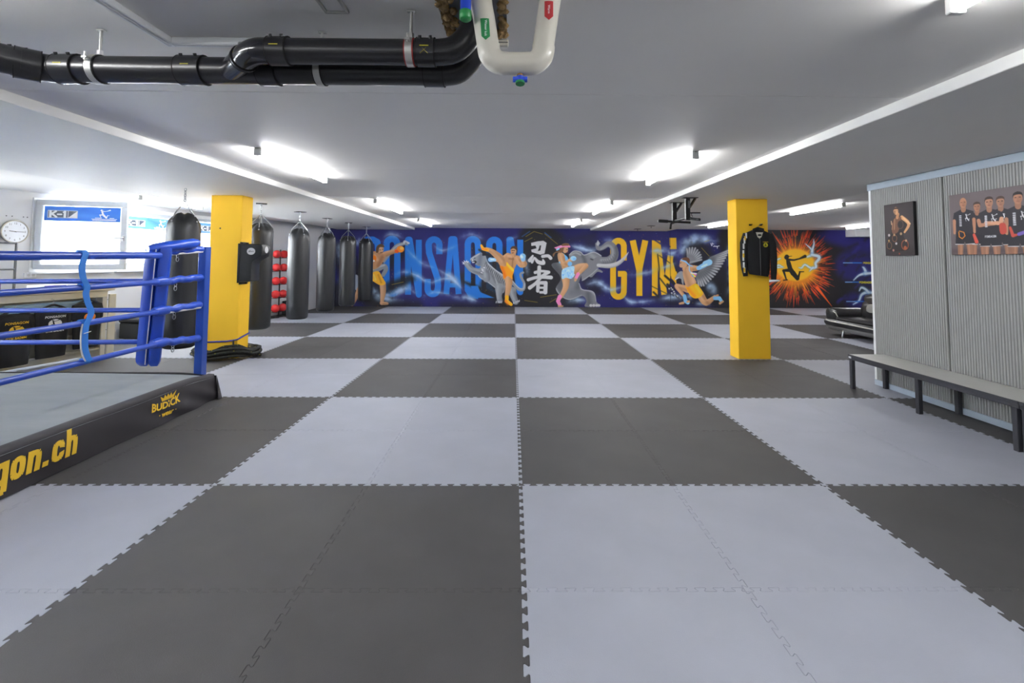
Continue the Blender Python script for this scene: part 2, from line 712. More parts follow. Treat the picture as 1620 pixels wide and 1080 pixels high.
def tile_mesh():
    n, d = 12, 0.012
    p = 1.0 / n
    prof = []
    for i in range(n):
        c = (i + 0.5) * p
        prof += [(c - 0.20 * p, -d), (c - 0.17 * p, -d * 0.55), (c - 0.31 * p, d * 0.6), (c - 0.27 * p, d), (c + 0.27 * p, d), (c + 0.31 * p, d * 0.6), (c + 0.17 * p, -d * 0.55), (c + 0.20 * p, -d)]
    bot = [(t, o) for t, o in prof]
    right = [(1 + o, t) for t, o in prof]
    top = [(t, 1 + o) for t, o in prof][::-1]
    left = [(o, t) for t, o in prof][::-1]
    a = np.array([(-d, -d)] + bot + [(1 - d, -d)] + right + [(1 - d, 1 - d)] + top + [(-d, 1 - d)] + left)
    def inset(q, k):
        e = np.roll(q, -1, 0) - q
        e /= np.linalg.norm(e, axis=1)[:, None]
        nr = np.column_stack([-e[:, 1], e[:, 0]])
        b = nr + np.roll(nr, 1, 0)
        b /= np.maximum((b * nr).sum(1), 0.35)[:, None]
        return q + b * k
    q0, q1 = inset(a, 0.0003), inset(a, 0.0014)
    m = len(a)
    vs = [(x, y, -0.02) for x, y in q0] + [(x, y, -0.0018) for x, y in q0] + [(x, y, 0) for x, y in q1]
    fs = [tuple(range(2 * m, 3 * m))]
    for i in range(m):
        j = (i + 1) % m
        fs += [(i, j, m + j, m + i), (m + i, m + j, 2 * m + j, 2 * m + i)]
    me = bpy.data.meshes.new('mat_tile')
    me.from_pydata(vs, [], fs)
    me.validate()
    me.materials.append(M_TILE_L)
    return me


TM = tile_mesh()
for i in range(-9, 12):
    for j in range(-3, 12):
        if i >= 5 and j < 2:          # under the partition
            continue
        if i < -4 and j < 1:          # under the ring
            continue
        wl = -5.88 - 0.223 * (12 - (j + 0.5))
        if i + 0.5 < wl:
            continue
        o = bpy.data.objects.new('mat_tile', TM)
        COL.objects.link(o)
        o.location = (i, j, 0)
        o.parent = floor
        o.material_slots[0].link = 'OBJECT'
        o.material_slots[0].material = M_TILE_D if (i // 2 + j // 2) % 2 == 0 else M_TILE_L

# ================================================================== ceiling
ceiling = struct('ceiling', MB().box(-10.6, 13.2, -6.6, 12.2, 2.514, 2.7), M_DGREY, 'flat ceiling slab')
ys = [-6.6, -5.2, -2.75, -0.30, 2.15, 4.58, 7.08, 9.55, 12.0]
HOLE = (-0.37, -0.09, -1.62, -1.06)      # pipe hole in the centre bay
for bx0, bx1 in ((-10.6, -5.65), (-3.2, 2.4), (4.85, 13.1)):
    for a, b in zip(ys[:-1], ys[1:]):
        mb = MB()
        if bx0 == -3.2 and a == -2.75:
            g = 0.004
            x0, x1, y0, y1 = HOLE
            mb.box(bx0, x0, a + g, b - g, 2.5, 2.513).box(x1, bx1, a + g, b - g, 2.5, 2.513)
            mb.box(x0, x1, a + g, y0, 2.5, 2.513).box(x0, x1, y1, b - g, 2.5, 2.513)
        else:
            mb.cbox(bx0, bx1, a + 0.003, b - 0.003, 2.5, 2.513, 0.002)
        part('ceiling_panel', mb, M_CEIL, ceiling)
struct('trim_1', MB().cbox(-5.65, -3.2, -6.6, 12.0, 2.43, 2.52, 0.004), M_SOFF, 'lowered white ceiling soffit over the punch bags')
struct('trim_2', MB().cbox(2.4, 4.85, -6.6, 12.0, 2.43, 2.52, 0.004), M_SOFF, 'lowered white ceiling soffit over the right pillar')
struct('trim_3', MB().cbox(10.62, 13.05, 11.55, 12.0, 2.27, 2.505, 0.01), M_WALLW, 'white boxed beam in the far right ceiling corner')
# shallow frame of battens on the ceiling near the pipes
t4 = struct('trim_4', MB().cbox(-1.70, -1.655, -3.2, -0.985, 2.468, 2.5, 0.004), M_WPVC, 'white ceiling batten running towards the camera')
t5 = struct('trim_5', MB().cbox(-1.655, -0.38, -1.03, -0.985, 2.468, 2.5, 0.004), M_WPVC, 'white ceiling batten behind the black pipes')
part('groove_strip', MB().box(-1.685, -1.672, -3.2, -1.0, 2.466, 2.47), M_WALLG, t4)
part('groove_strip', MB().box(-1.655, -0.4, -1.018, -1.006, 2.466, 2.47), M_WALLG, t5)

# ================================================================== walls
struct('wall_back', MB().box(-6.3, 13.2, 12.0, 12.2, -0.02, 2.55), M_WALLW, 'rear wall carrying the spray-painted mural')
struct('wall_right', MB().box(13.0, 13.2, -6.6, 12.0, -0.02, 2.55), M_WALLW)
struct('wall_front', MB().box(-10.6, 13.2, -6.7, -6.5, -0.02, 2.55), M_WALLW)
# left wall runs obliquely: local s from the rear corner towards the camera, n into the room
LO = Vector((-5.88, 12.0, 0))
LD = Vector((-0.223, -1.0, 0)).normalized()
LN = Vector((-LD.y, LD.x, 0))


def LW(s, off, z):
    return tuple(LO + LD * s + LN * off + Vector((0, 0, z)))


def lbox(mb, s0, s1, o0, o1, z0, z1, b=None):
    M = frame((0, 0, 0), LD, LN)
    # local x = s, local y = off (LD x LN points down, so z is flipped)
    Mx = Matrix(((LD.x, LN.x, 0, LO.x), (LD.y, LN.y, 0, LO.y), (0, 0, 1, 0), (0, 0, 0, 1)))
    t = MB()
    if b:
        t.cbox(s0, s1, o0, o1, z0, z1, b)
    else:
        t.box(s0, s1, o0, o1, z0, z1)
    return mb.add([tuple(Mx @ Vector(p)) for p in t.v], t.f)


WIN = [(3.75, 4.95), (5.32, 6.56), (6.70, 7.86), (9.0, 10.3), (10.7, 12.0), (12.4, 13.7), (14.1, 15.4)]
ZS, ZT = 1.27, 2.40
mbw = MB()
lbox(mbw, -0.2, 18.9, -0.3, 0.0, -0.02, ZS)
lbox(mbw, -0.2, 18.9, -0.3, 0.0, ZT, 2.55)
edges = [-0.2] + [e for w in WIN for e in w] + [18.9]
for k in range(0, len(edges), 2):
    lbox(mbw, edges[k], edges[k + 1], -0.3, 0.0, ZS, ZT)
struct('wall_left', mbw, M_WALLG, 'grey-white side wall with a row of windows')


def banner_canvas(light):
    c = flat_canvas(124, 29, 0.45, (52, 112, 205) if not light else (104, 150, 205))  # closed windows get a paler blue: backlight glare painted into the print
    c.stroke([(0, 14), (124, 20)], 8, (84, 146, 222), 14, 0.6)
    c.stroke([(60, 5), (124, 25)], 6, (38, 92, 190), 18, 0.5)
    c.poly([(5, 8), (53, 8), (53, 23), (5, 23)], (225, 228, 232))
    c.poly([(6, 9), (52, 9), (52, 22), (6, 22)], (84, 92, 104))
    w = (242, 244, 246)
    c.stroke([(9.5, 10), (9.5, 21)], 4, w)
    c.stroke([(18, 10), (11, 15.5)], 3.6, w)
    c.stroke([(12, 15), (19, 21)], 3.6, w)
    c.stroke([(21, 15.8), (27, 15.8)], 3, w)
    c.stroke([(32.5, 10), (32.5, 21)], 4.2, w)
    c.stroke([(30, 11.5), (32.5, 10)], 2.5, w)
    c.poly([(38, 22), (52, 22), (52, 9)], w)
    c.stroke([(37.5, 9), (37.5, 22)], 1.0, w)
    runner(c, 88, 4.0, 0.062, w, sy=0.055)
    c.stroke([(76, 23.3), (118, 23.3)], 0.9, w)
    for x in range(78, 117, 3):
        c.stroke([(x, 25.6), (x + 1.7, 25.6)], 1.7, w)
    for x in list(range(82, 90, 2)) + list(range(106, 114, 2)):
        c.stroke([(x, 21.3), (x + 1.0, 21.3)], 1.1, w)
    return c


def window(idx, s0, s1, opened=False, sticker=True, label=''):
    root = thing('window_%d' % idx, label, 'window', LW((s0 + s1) / 2, -0.06, ZS))
    root['kind'] = 'structure'
    del root['category']
    # fixed outer frame
    f = MB()
    a, b = s0 - 0.02, s1 + 0.02
    lbox(f, a, b, -0.10, 0.015, ZT - 0.05, ZT + 0.02, 0.005)
    lbox(f, a, b, -0.10, 0.015, ZS - 0.02, ZS + 0.05, 0.005)
    lbox(f, a, a + 0.07, -0.10, 0.014, ZS + 0.05, ZT - 0.05, 0.005)
    lbox(f, b - 0.07, b, -0.10, 0.014, ZS + 0.05, ZT - 0.05, 0.005)
    part('outer_frame', f, M_WPVC, root)
    sill = MB()
    lbox(sill, a - 0.03, b + 0.03, -0.02, 0.09, ZS - 0.05, ZS - 0.022, 0.006)
    part('window_sill', sill, M_WPVC, root)
    # sash: local x along width from the hinge, z height
    w, h = s1 - s0 - 0.06 + (0.06 if opened else 0), ZT - ZS - 0.06
    if opened:
        o = Vector(LW(s1 - 0.02, 0.03, ZS + 0.02))
        ax = Vector((1.180, 0.359, 0)).normalized()
        w, h = 1.20, 1.10
    else:
        o = Vector(LW(s1 - 0.03, -0.06, ZS + 0.03))
        ax = -LD
    ny = Vector((ax.y, -ax.x, 0))         # room side / towards camera
    Mx = Matrix(((ax.x, ny.x, 0, o.x), (ax.y, ny.y, 0, o.y), (0, 0, 1, o.z), (0, 0, 0, 1)))
    fr = 0.085
    s = MB()
    s.cbox(0, w, -0.03, 0.03, 0, fr, 0.008, Mx).cbox(0, w, -0.03, 0.03, h - fr, h, 0.008, Mx)
    s.cbox(0, fr, -0.029, 0.029, fr - 0.004, h - fr + 0.004, 0.006, Mx).cbox(w - fr, w, -0.029, 0.029, fr - 0.004, h - fr + 0.004, 0.006, Mx)
    sash = part('sash', s, M_WFRAME, root)
    part('pane', MB().cbox(fr - 0.01, w - fr + 0.01, -0.006, 0.006, fr - 0.01, h - fr + 0.01, 0.002, Mx), M_GLASS, sash)
    hd = MB()
    hd.cbox(w - 0.055, w - 0.025, 0.03, 0.045, h * 0.42, h * 0.50, 0.004, Mx)
    hd.cbox(w - 0.16, w - 0.03, 0.06, 0.075, h * 0.455, h * 0.472, 0.004, Mx)
    hd.cbox(w - 0.048, w - 0.032, 0.04, 0.07, h * 0.455, h * 0.472, 0.003, Mx)
    part('window_handle', hd, M_STEEL, sash)
    if sticker:
        c = banner_canvas(not opened)
        zt = h - fr - 0.012
        zb = zt - 0.235
        P = canvas_on(c, 124, 29, Mx @ Vector((fr + 0.015, 0.0085, zt)), (Mx @ Vector((w - fr - 0.015, 0, 0))) - (Mx @ Vector((fr + 0.015, 0, 0))), (0, 0, zb - zt))
        sheet('sticker', c, P, M_PRINT if opened else M_FILM, sash)
    return root


WL = ['window furthest back in the left wall, mostly behind the yellow pillar', 'middle window in the left wall behind the front punch bag',
      'open window with K-1 sticker swung into the room beside the clock', 'first window out of view left of the clock', 'second window out of view left of the clock',
      'third window out of view left of the clock', 'fourth window out of view left of the clock']
for k, (a, b) in enumerate(WIN):
    window(k + 1, a, b, opened=(k == 2), sticker=(k < 3), label=WL[k])

# ================================================================== mural (spray paint on the rear wall)
# sketch units -> wall metres is a fixed projective table; the sheet itself is a regular grid on the wall plane
HM = (50.526016, 3.238815, 814.370669, 0.528979, -48.549780, 485.462720, 0.00067452779, 0.00364468198)


def mural_canvas(x0, x1, z0, z1, step, rgb):
    nx, nz = int((x1 - x0) / step) + 1, int((z1 - z0) / step) + 1
    X, Z = np.meshgrid(np.linspace(x0, x1, nx), np.linspace(z1, z0, nz))
    w = HM[6] * X + HM[7] * Z + 1
    c = Canvas((HM[0] * X + HM[1] * Z + HM[2]) / w, (HM[3] * X + HM[4] * Z + HM[5]) / w, rgb)
    return c, np.stack([X, np.full_like(X, 11.994), Z], -1)


MUR, MURP = mural_canvas(-5.88, 7.6, 0.0, 2.495, 0.0125, (42, 41, 100))
c = MUR
NAVY, BLK_, MIST = (42, 41, 100), (38, 38, 42), (158, 184, 214)
c.noise(0.06, 40, 3)
# dark smoke patches
for pts, w, a in (([(525, 480), (560, 455), (600, 470)], 40, .9), ([(540, 400), (560, 440)], 36, .85), ([(612, 420), (640, 395)], 18, .8), ([(610, 460), (650, 440)], 16, .8),
                  ([(585, 478), (660, 485)], 18, .8), ([(735, 440), (800, 478)], 24, .85), ([(700, 482), (820, 484)], 9, .7), ([(760, 395), (830, 420)], 30, .8), ([(800, 430), (835, 470)], 50, .85),
                  ([(852, 385), (856, 465)], 66, 1), ([(835, 372), (885, 376)], 14, .9), ([(880, 400), (900, 470)], 40, .9), ([(900, 380), (940, 372)], 10, .5), ([(925, 430), (940, 455)], 28, .7),
                  ([(935, 390), (955, 405)], 26, .5), ([(1035, 470), (1065, 480)], 12, .6), ([(1060, 415), (1075, 445)], 18, .8), ([(1100, 400), (1140, 440)], 40, .9), ([(1120, 455), (1165, 475)], 40, .95),
                  ([(1060, 470), (1150, 484)], 16, .7), ([(1165, 380), (1215, 480)], 60, 1), ([(1090, 385), (1120, 390)], 14, .5)):
    c.stroke(pts, w, BLK_, 16, a, 4)
BLU = (38, 114, 202)


def let(strokes, w, rgb):
    for s in strokes:
        for i in range(len(s) - 1):
            (ax, ay), (bx, by) = s[i], s[i + 1]
            L = math.hypot(bx - ax, by - ay) + 1e-9
            nx_, ny_ = -(by - ay) / L * w / 2, (bx - ax) / L * w / 2
            c.poly([(ax + nx_, ay + ny_), (bx + nx_, by + ny_), (bx - nx_, by - ny_), (ax - nx_, ay - ny_)], rgb)
            if i:
                c.ell(ax, ay, w / 2, w / 2, rgb)


T, B = 380.0, 462.5
# P O N S A G O N
def arch(xa, xb, y, up=True, n=8):
    r = (xb - xa) / 2
    return [(xa + r - r * math.cos(a), y - (1 if up else -1) * r * math.sin(a)) for a in np.linspace(0, math.pi, n)]


let([[(581, 466), (581, 379), (590, 379)] + [(597, 383), (598, 392), (598, 412), (595, 420), (588, 423), (581, 423)]], 10, BLU)
let([arch(611.5, 628.5, 386) + arch(611.5, 628.5, 456, False)[::-1] + [(611.5, 386)]], 10, BLU)
let([[(645.5, 466), (645.5, 379), (648, 379), (662, 462), (662.5, 466), (662.5, 379)]], 9.5, BLU)
let([[(695, 402)] + arch(678, 695, 387)[::-1] + [(679, 400), (692, 440), (693, 452)] + arch(676.5, 692.5, 457, False)[::-1] + [(676.5, 441)]], 10, BLU)
let([[(706, 465), (714, 378), (719, 378), (725.5, 465)]], 9.2, BLU)
let([[(708, 451), (724, 451)]], 7, BLU)
let([[(757, 405)] + arch(740, 756, 386)[::-1] + [(740, 458), (745, 466), (757, 468)], [(757, 405), (757, 466)]], 10, BLU)
let([arch(774, 790, 387) + [(790, 455)] + arch(774, 790, 455, False)[::-1] + [(774, 386)]], 10, BLU)
let([[(806, 464), (806, 379), (808, 379), (822, 460), (823, 462), (823, 379)]], 9.5, BLU)
# cut the lower letters with dark smoke
c.stroke([(735, 446), (770, 462), (800, 478)], [3, 9, 12], BLK_, 6, .95, 3)
c.stroke([(775, 405), (800, 440)], [20, 26], BLK_, 12, .8)
c.stroke([(768, 450), (800, 476)], 16, BLK_, 10, .8)
c.stroke([(616, 452), (650, 440)], 12, BLK_, 10, .85)
c.stroke([(610, 462), (640, 450)], 9, BLK_, 8, .8)
c.stroke([(758, 395), (775, 405)], 3, BLK_, 3, .9)
c.poly([(745, 452), (756, 452), (760, 462), (782, 471), (745, 471)], BLU, 1.5)
YEL_ = (228, 178, 38)
let([[(987, 412), (987, 389)] + arch(970, 987, 389)[::-1] + [(970, 455)] + arch(970, 987, 461, False) + [(987.5, 433), (977.5, 433)]], 9.2, YEL_)
let([[(1001, 380), (1011, 426)], [(1021, 380), (1011.5, 426)], [(1011.5, 424), (1011.5, 468)]], 9.6, YEL_)
let([[(1036, 380), (1036, 468)], [(1040, 381), (1051, 466)], [(1061, 404), (1054, 452)], [(1064.5, 381), (1065, 390)], [(1066, 430), (1068, 440)]], 9.2, YEL_)
c.poly([(1059, 376), (1070, 376), (1070.5, 394), (1059.5, 394)], YEL_)
c.poly([(1061, 412), (1064, 412), (1070, 432), (1070, 450), (1061, 436)], YEL_)
c.poly([(1062, 425), (1070, 440), (1068, 446), (1062, 440)], YEL_)
for pts, w in (([(1032, 377), (1046, 386), (1060, 390)], 2.2), ([(1043, 404), (1060, 416)], 1.2), ([(1030, 452), (1058, 466)], 1.0), ([(1034, 462), (1042, 470)], 3), ([(1044, 440), (1058, 458)], 2), ([(1052, 436), (1070, 452)], 3.4), ([(1056, 450), (1066, 458)], 4), ([(1040.5, 402), (1043, 425), (1042, 468)], 1.9)):
    c.stroke(pts, w, BLK_ if w != 2.2 else NAVY, 2, .95)
# mist swirls
c.tex = np.clip(0.72 + 0.34 * c.noise(0, 9, 21, True), 0.1, 1.25)
for pts, w, a in (([(620, 436), (640, 430), (660, 436), (672, 444), (690, 448)], 4, .6), ([(690, 424), (715, 440), (735, 462)], [2, 9, 2], .75), ([(682, 448), (700, 441), (722, 442)], 3, .7),
                  ([(590, 468), (620, 465), (645, 456), (660, 468)], [4, 9, 9, 4], .65), ([(665, 472), (690, 462), (720, 470)], 4, .3), ([(715, 470), (735, 470), (760, 478)], [4, 8, 3], .7),
                  ([(640, 390), (665, 415), (690, 424)], 4, .3), ([(683, 385), (700, 396), (730, 385)], 2.5, .35), ([(725, 378), (745, 370), (765, 378)], 7, .3), ([(605, 376), (620, 370), (640, 378)], 7, .3),
                  ([(560, 380), (575, 385)], 10, .4), ([(535, 380), (540, 420)], 8, .45), ([(540, 440), (548, 470)], 10, .4), ([(590, 450), (600, 470), (640, 475)], [6, 10, 6], .45), ([(830, 398), (835, 440)], 6, .25),
                  ([(900, 388), (918, 392), (940, 396), (965, 382)], [4, 7, 6, 5], .75), ([(955, 380), (975, 380)], 7, .4), ([(925, 452), (945, 446), (965, 458), (990, 452)], [3, 8, 8, 5], .7),
                  ([(985, 465), (1000, 478), (1040, 474)], [2, 5, 5], .6), ([(990, 434), (1020, 432), (1040, 424)], 6, .45), ([(1025, 398), (1045, 396), (1062, 400), (1075, 395)], [5, 9, 9, 7], .7),
                  ([(1045, 425), (1070, 415)], 5, .4), ([(1070, 390), (1100, 378), (1140, 382)], [9, 14, 8], .5), ([(1075, 405), (1085, 385)], 10, .4), ([(895, 478), (915, 474), (930, 476)], 6, .6),
                  ([(1040, 474), (1070, 470), (1090, 478)], 8, .5), ([(1122, 450), (1130, 462)], 12, .55), ([(1100, 480), (1125, 482)], 5, .4), ([(1085, 475), (1095, 465)], 8, .4), ([(800, 380), (820, 374)], 4, .3),
                  ([(1150, 380), (1156, 430), (1150, 470)], 6, .35), ([(540, 475), (552, 470)], 6, .3)):
    c.stroke(pts, w, (120, 150, 190), 16, min(1, a * 1.1), 5, fade=True)
    c.stroke(pts, w, MIST, 9, min(1, a * 1.7), 5, fade=True)
    c.stroke(pts, [k * .35 for k in w] if hasattr(w, '__len__') else w * .35, (196, 214, 234), 4, min(1, a * .9), 5, fade=True)
rs = np.random.default_rng(4)
for k in range(260):                         # paint spatter
    x, y = rs.uniform(530, 1160), rs.uniform(368, 484)
    q = ((196, 160, 50), (120, 150, 200), (200, 120, 50))[rs.integers(3)]
    c.ell(x, y, rs.uniform(.25, .6), rs.uniform(.25, .6), q, .8, .6)
for pts in ([(832, 374), (845, 366), (858, 370)], [(862, 370), (882, 386)], [(830, 382), (842, 376)], [(855, 470), (880, 466)], [(830, 475), (850, 478)], [(1115, 382), (1122, 380)], [(1110, 392), (1122, 405)], [(620, 450), (638, 446)], [(870, 478), (880, 472)]):
    c.stroke(pts, .8, (196, 164, 48), 1.2, .7)
c.stroke([(826, 374), (838, 366)], 1.2, (60, 120, 210), 2, .6)
c.stroke([(862, 368), (872, 376)], 1.2, (60, 120, 210), 2, .8)

SK, SKD, SKL = (206, 158, 116), (158, 108, 74), (228, 188, 150)


def limb(pts, w, base=SK, dark=SKD, light=SKL, smooth=4):
    m = c.stroke(pts, w, base, smooth=smooth)
    W = max(w) if hasattr(w, '__len__') else w
    c.stroke([(x + W * .42, y + W * .2) for x, y in pts], W * .35, dark, W * .5, .55, smooth, clip=m)
    c.stroke([(x - W * .2, y - W * .2) for x, y in pts], W * .2, light, W * .4, .5, smooth, clip=m)
    return m


def shape(pts, rgb, smooth=4):
    return c.poly(pts, rgb, smooth=smooth)


GR, GRD, GRL = (142, 146, 154), (88, 90, 96), (196, 200, 206)
# --- fighter one (left) with grey snake ghost
k1 = lambda *p: K(480, 340, 6.75, p)
c.stroke(k1((860, 500), (930, 400), (1000, 330), (1090, 300)), [3, 5, 6, 5], GR, smooth=4)
c.stroke(k1((930, 395), (1000, 330), (1085, 300)), 1.4, GRL, 1.5, .8, 4)
c.stroke(k1((1085, 290), (1125, 300)), [6, 3], GRL)
c.stroke(k1((1095, 305), (1110, 320)), [4, 2], GR)
c.stroke(k1((700, 600), (800, 570), (860, 545), (880, 580), (850, 640)), [7, 9, 8, 7, 6], GR, smooth=4)
c.stroke(k1((720, 590), (800, 555), (865, 535)), 2.5, GRL, 2, .8, 4)
c.stroke(k1((560, 660), (560, 760), (590, 800)), [7, 8, 5], (150, 158, 172), smooth=4)
limb(k1((590, 790), (555, 890), (520, 960)), [6, 6, 4], (180, 138, 104))
limb(k1((790, 520), (850, 430), (1000, 380)), [11, 9, 6], (194, 146, 104), (140, 96, 66))
m = shape(k1((735, 400), (800, 395), (860, 420), (880, 440), (850, 500), (800, 560), (735, 570)), (190, 140, 100))
c.stroke(k1((840, 450), (800, 540)), 5, (138, 94, 66), 5, .6, clip=m)
c.stroke(k1((760, 430), (790, 480)), 4, (222, 180, 140), 4, .6, clip=m)
limb(k1((810, 400), (820, 370)), 6, (176, 126, 90))
c.ell(*k1((822, 365))[0], 5.2, 6.6, (196, 150, 112))
c.poly(k1((775, 400), (780, 340), (820, 308), (862, 325), (858, 345), (812, 345), (800, 395)), (92, 68, 50), smooth=3)
c.stroke(k1((815, 372), (822, 372)), 1.0, (50, 34, 26), 1)
c.stroke(k1((842, 366), (850, 366)), 1.0, (50, 34, 26), 1)
c.stroke(k1((822, 403), (842, 400)), 1.2, (90, 60, 44), 1)
c.ell(*k1((1035, 365))[0], 6, 5.2, (240, 140, 40))
c.ell(*k1((1050, 355))[0], 3, 2.5, (250, 196, 96), 2)
c.stroke(k1((990, 385), (1000, 390)), 5, (230, 96, 36))
c.ell(*k1((752, 462))[0], 4, 5, (238, 134, 36))
c.stroke(k1((738, 492), (752, 488)), 3, (235, 235, 235))
limb(k1((845, 730), (850, 820), (838, 930)), [10, 9, 5], (206, 160, 122))
limb(k1((835, 940), (895, 945)), [6, 4], (206, 160, 122))
m = shape(k1((733, 620), (800, 600), (835, 650), (875, 730), (820, 750), (740, 705), (733, 700)), (238, 178, 52))
c.stroke(k1((800, 640), (830, 720)), 3, (196, 130, 30), 3, .8, clip=m)
c.stroke(k1((750, 640), (770, 690)), 3, (250, 214, 110), 3, .8, clip=m)
# --- leaping grey panther
k2 = lambda *p: K(720, 365, 8.64, p)
c.stroke(k2((770, 690), (860, 790), (930, 800), (945, 720), (905, 640), (895, 590), (930, 570)), [5, 5, 5, 4, 4, 3.6, 3.4], GR, smooth=4)
c.stroke(k2((780, 680), (870, 780), (935, 790), (950, 720)), 1.4, GRL, 1.2, .7, 4)
m = shape(k2((290, 560), (350, 490), (300, 470), (330, 380), (400, 390), (450, 440), (560, 540), (650, 600), (700, 680), (690, 760), (660, 850), (600, 820), (500, 740), (430, 690), (340, 640)), GR)
for a, b in (((420, 430), (560, 700)), ((500, 540), (620, 720)), ((560, 580), (680, 730))):
    c.stroke(k2(a, b), 4, GRD, 5, .6, clip=m)
for a, b in (((450, 450), (640, 610)), ((380, 420), (470, 660)), ((520, 560), (600, 800))):
    c.stroke(k2(a, b), 2, GRL, 3, .7, clip=m)
c.stroke(k2((412, 345), (450, 440), (560, 540), (650, 600), (690, 660)), 1.2, (206, 209, 214), 1.2, .9, 4)
c.stroke(k2((290, 560), (340, 640), (430, 690), (500, 740), (600, 820)), 1.2, (206, 209, 214), 1.2, .8, 4)
for q_ in range(13):
    x_, y_ = 400 + q_ * 22, 450 + q_ * 19
    c.stroke(k2((x_ + 14, y_ - 6), (x_ - 2, y_ + 40), (x_ + 8, y_ + 80)), [.6, 1.5, .5], (70, 72, 80), 1, .7, 3)
    c.stroke(k2((x_ + 22, y_), (x_ + 6, y_ + 46), (x_ + 16, y_ + 84)), [.4, .9, .3], (214, 216, 220), 1, .6, 3)
limb(k2((350, 570), (230, 530), (160, 450)), [11, 9, 9], GR, GRD, GRL)
limb(k2((430, 650), (420, 560), (385, 530)), [12, 10, 8], GR, GRD, GRL)
for x, y in ((100, 450), (95, 425), (120, 405), (160, 400), (185, 415)):
    c.stroke(k2((x, y), (x * .6 + 60, y * .6 + 180)), [.6, 1.6], (235, 236, 240))
for x, y in ((370, 545), (365, 525), (390, 500), (355, 570)):
    c.stroke(k2((x, y), (x + 22, y + 8)), [1.4, .6], (238, 238, 242))
limb(k2((610, 780), (600, 880), (610, 950)), [15, 9, 9], GR, GRD, GRL)
limb(k2((780, 820), (800, 900), (830, 970)), [13, 10, 9], GR, GRD, GRL)
for x in (560, 585, 610, 635, 800, 830, 855, 875):
    y = 985 if x < 700 else 995 - (x - 800) * .35
    c.stroke(k2((x, y), (x + 4, y - 22)), 1.0, (230, 231, 236))
m = shape(k2((205, 390), (260, 340), (340, 300), (370, 305), (372, 340), (412, 345), (420, 420), (370, 480), (300, 470), (270, 450), (300, 420), (240, 430)), GR)
c.stroke(k2((350, 330), (330, 460)), 6, (96, 104, 120), 6, .6, clip=m)
c.stroke(k2((215, 385), (330, 315)), 2, GRL, 2, .8, clip=m)
c.poly(k2((235, 415), (275, 405), (300, 425), (270, 455)), (34, 32, 36), 1)
c.stroke(k2((238, 395), (242, 412)), 1.1, (240, 240, 240))
c.stroke(k2((238, 432), (262, 430)), 1.4, (236, 236, 238))
c.stroke(k2((262, 374), (272, 372)), 1.2, (50, 50, 54), 1)
# --- kicking fighter
limb(k2((720, 340), (620, 400), (560, 400)), [9, 7, 5])
c.stroke(k2((540, 395), (480, 395)), [5.5, 7], (150, 200, 236))
c.stroke(k2((525, 392), (490, 390)), 2, (225, 238, 248), 2)
limb(k2((660, 440), (600, 360), (500, 280), (430, 250)), [14, 12, 8, 6])
c.stroke(k2((440, 262), (380, 245), (358, 200)), [5, 5, 3.4], (248, 176, 42))
c.stroke(k2((370, 245), (430, 258)), 2, (236, 110, 30), 3, .8)
limb(k2((720, 620), (735, 720), (705, 900)), [14, 11, 6])
c.stroke(k2((708, 905), (705, 960), (765, 1005)), [6, 6, 5], (250, 184, 40))
c.stroke(k2((690, 960), (720, 1000)), 4, (232, 120, 34), 4, .7)
m = shape(k2((690, 350), (740, 310), (830, 330), (860, 400), (820, 500), (800, 530), (720, 460), (680, 440)), (196, 148, 106))
c.stroke(k2((740, 380), (830, 390)), 2, (150, 104, 72), 3, .8, clip=m)
c.stroke(k2((790, 370), (780, 500)), 1.6, (150, 104, 72), 2.5, .8, clip=m)
c.stroke(k2((720, 340), (770, 350)), 4, SKL, 4, .6, clip=m)
limb(k2((850, 380), (905, 460), (950, 450)), [10, 10, 8])
limb(k2((940, 460), (930, 410)), [9, 7])
c.stroke(k2((930, 390), (925, 350)), [7, 9.5], (150, 204, 238))
c.stroke(k2((905, 345), (915, 360)), 3.4, (225, 240, 250), 2.5)
m = shape(k2((612, 480), (690, 490), (705, 425), (745, 470), (805, 530), (785, 610), (780, 660), (720, 615), (665, 660), (650, 580)), (246, 158, 34))
c.stroke(k2((710, 450), (790, 540)), 4, (252, 214, 66), 4, .9, clip=m)
c.stroke(k2((640, 500), (690, 640)), 4, (226, 112, 28), 5, .8, clip=m)
limb(k2((800, 335), (800, 300)), 6.5)
c.ell(*k2((798, 278))[0], 4.7, 6.4, (200, 152, 112))
c.poly(k2((758, 245), (775, 215), (825, 208), (852, 240), (848, 285), (835, 262), (800, 240), (764, 252)), (84, 60, 44), smooth=3)
for x in (775, 800):
    c.stroke(k2((x, 270), (x + 14, 268)), 1, (44, 30, 24), 1)
c.stroke(k2((778, 303), (798, 300)), 1, (96, 50, 44), 1)
# --- kanji
k3 = lambda *p: K(820, 360, 8.31, p)
KJ = (206, 206, 208)
c.poly(k3((168, 200), (250, 180), (330, 172), (372, 200), (345, 340), (290, 355), (175, 320), (170, 290), (240, 270), (225, 235), (172, 240)), KJ)
c.poly(k3((300, 232), (290, 300), (255, 308), (272, 270), (280, 235)), (36, 36, 38))
c.stroke(k3((195, 335), (215, 350)), 2, (36, 36, 38))
c.stroke(k3((190, 370), (150, 430)), [3, 6], KJ)
c.stroke(k3((210, 395), (180, 455)), [3, 4], KJ)
c.stroke(k3((222, 400), (260, 450), (330, 465), (325, 425)), [3, 6, 6, 3], KJ, smooth=3)
c.stroke(k3((320, 378), (390, 370), (425, 400)), [5, 5, 5.5], KJ, smooth=3)
c.stroke(k3((275, 520), (272, 620)), [6, 6], KJ)
c.stroke(k3((222, 590), (300, 570), (400, 585)), [5, 4, 5], KJ, smooth=3)
c.stroke(k3((130, 685), (260, 650), (430, 655)), [5, 5, 6], KJ, smooth=3)
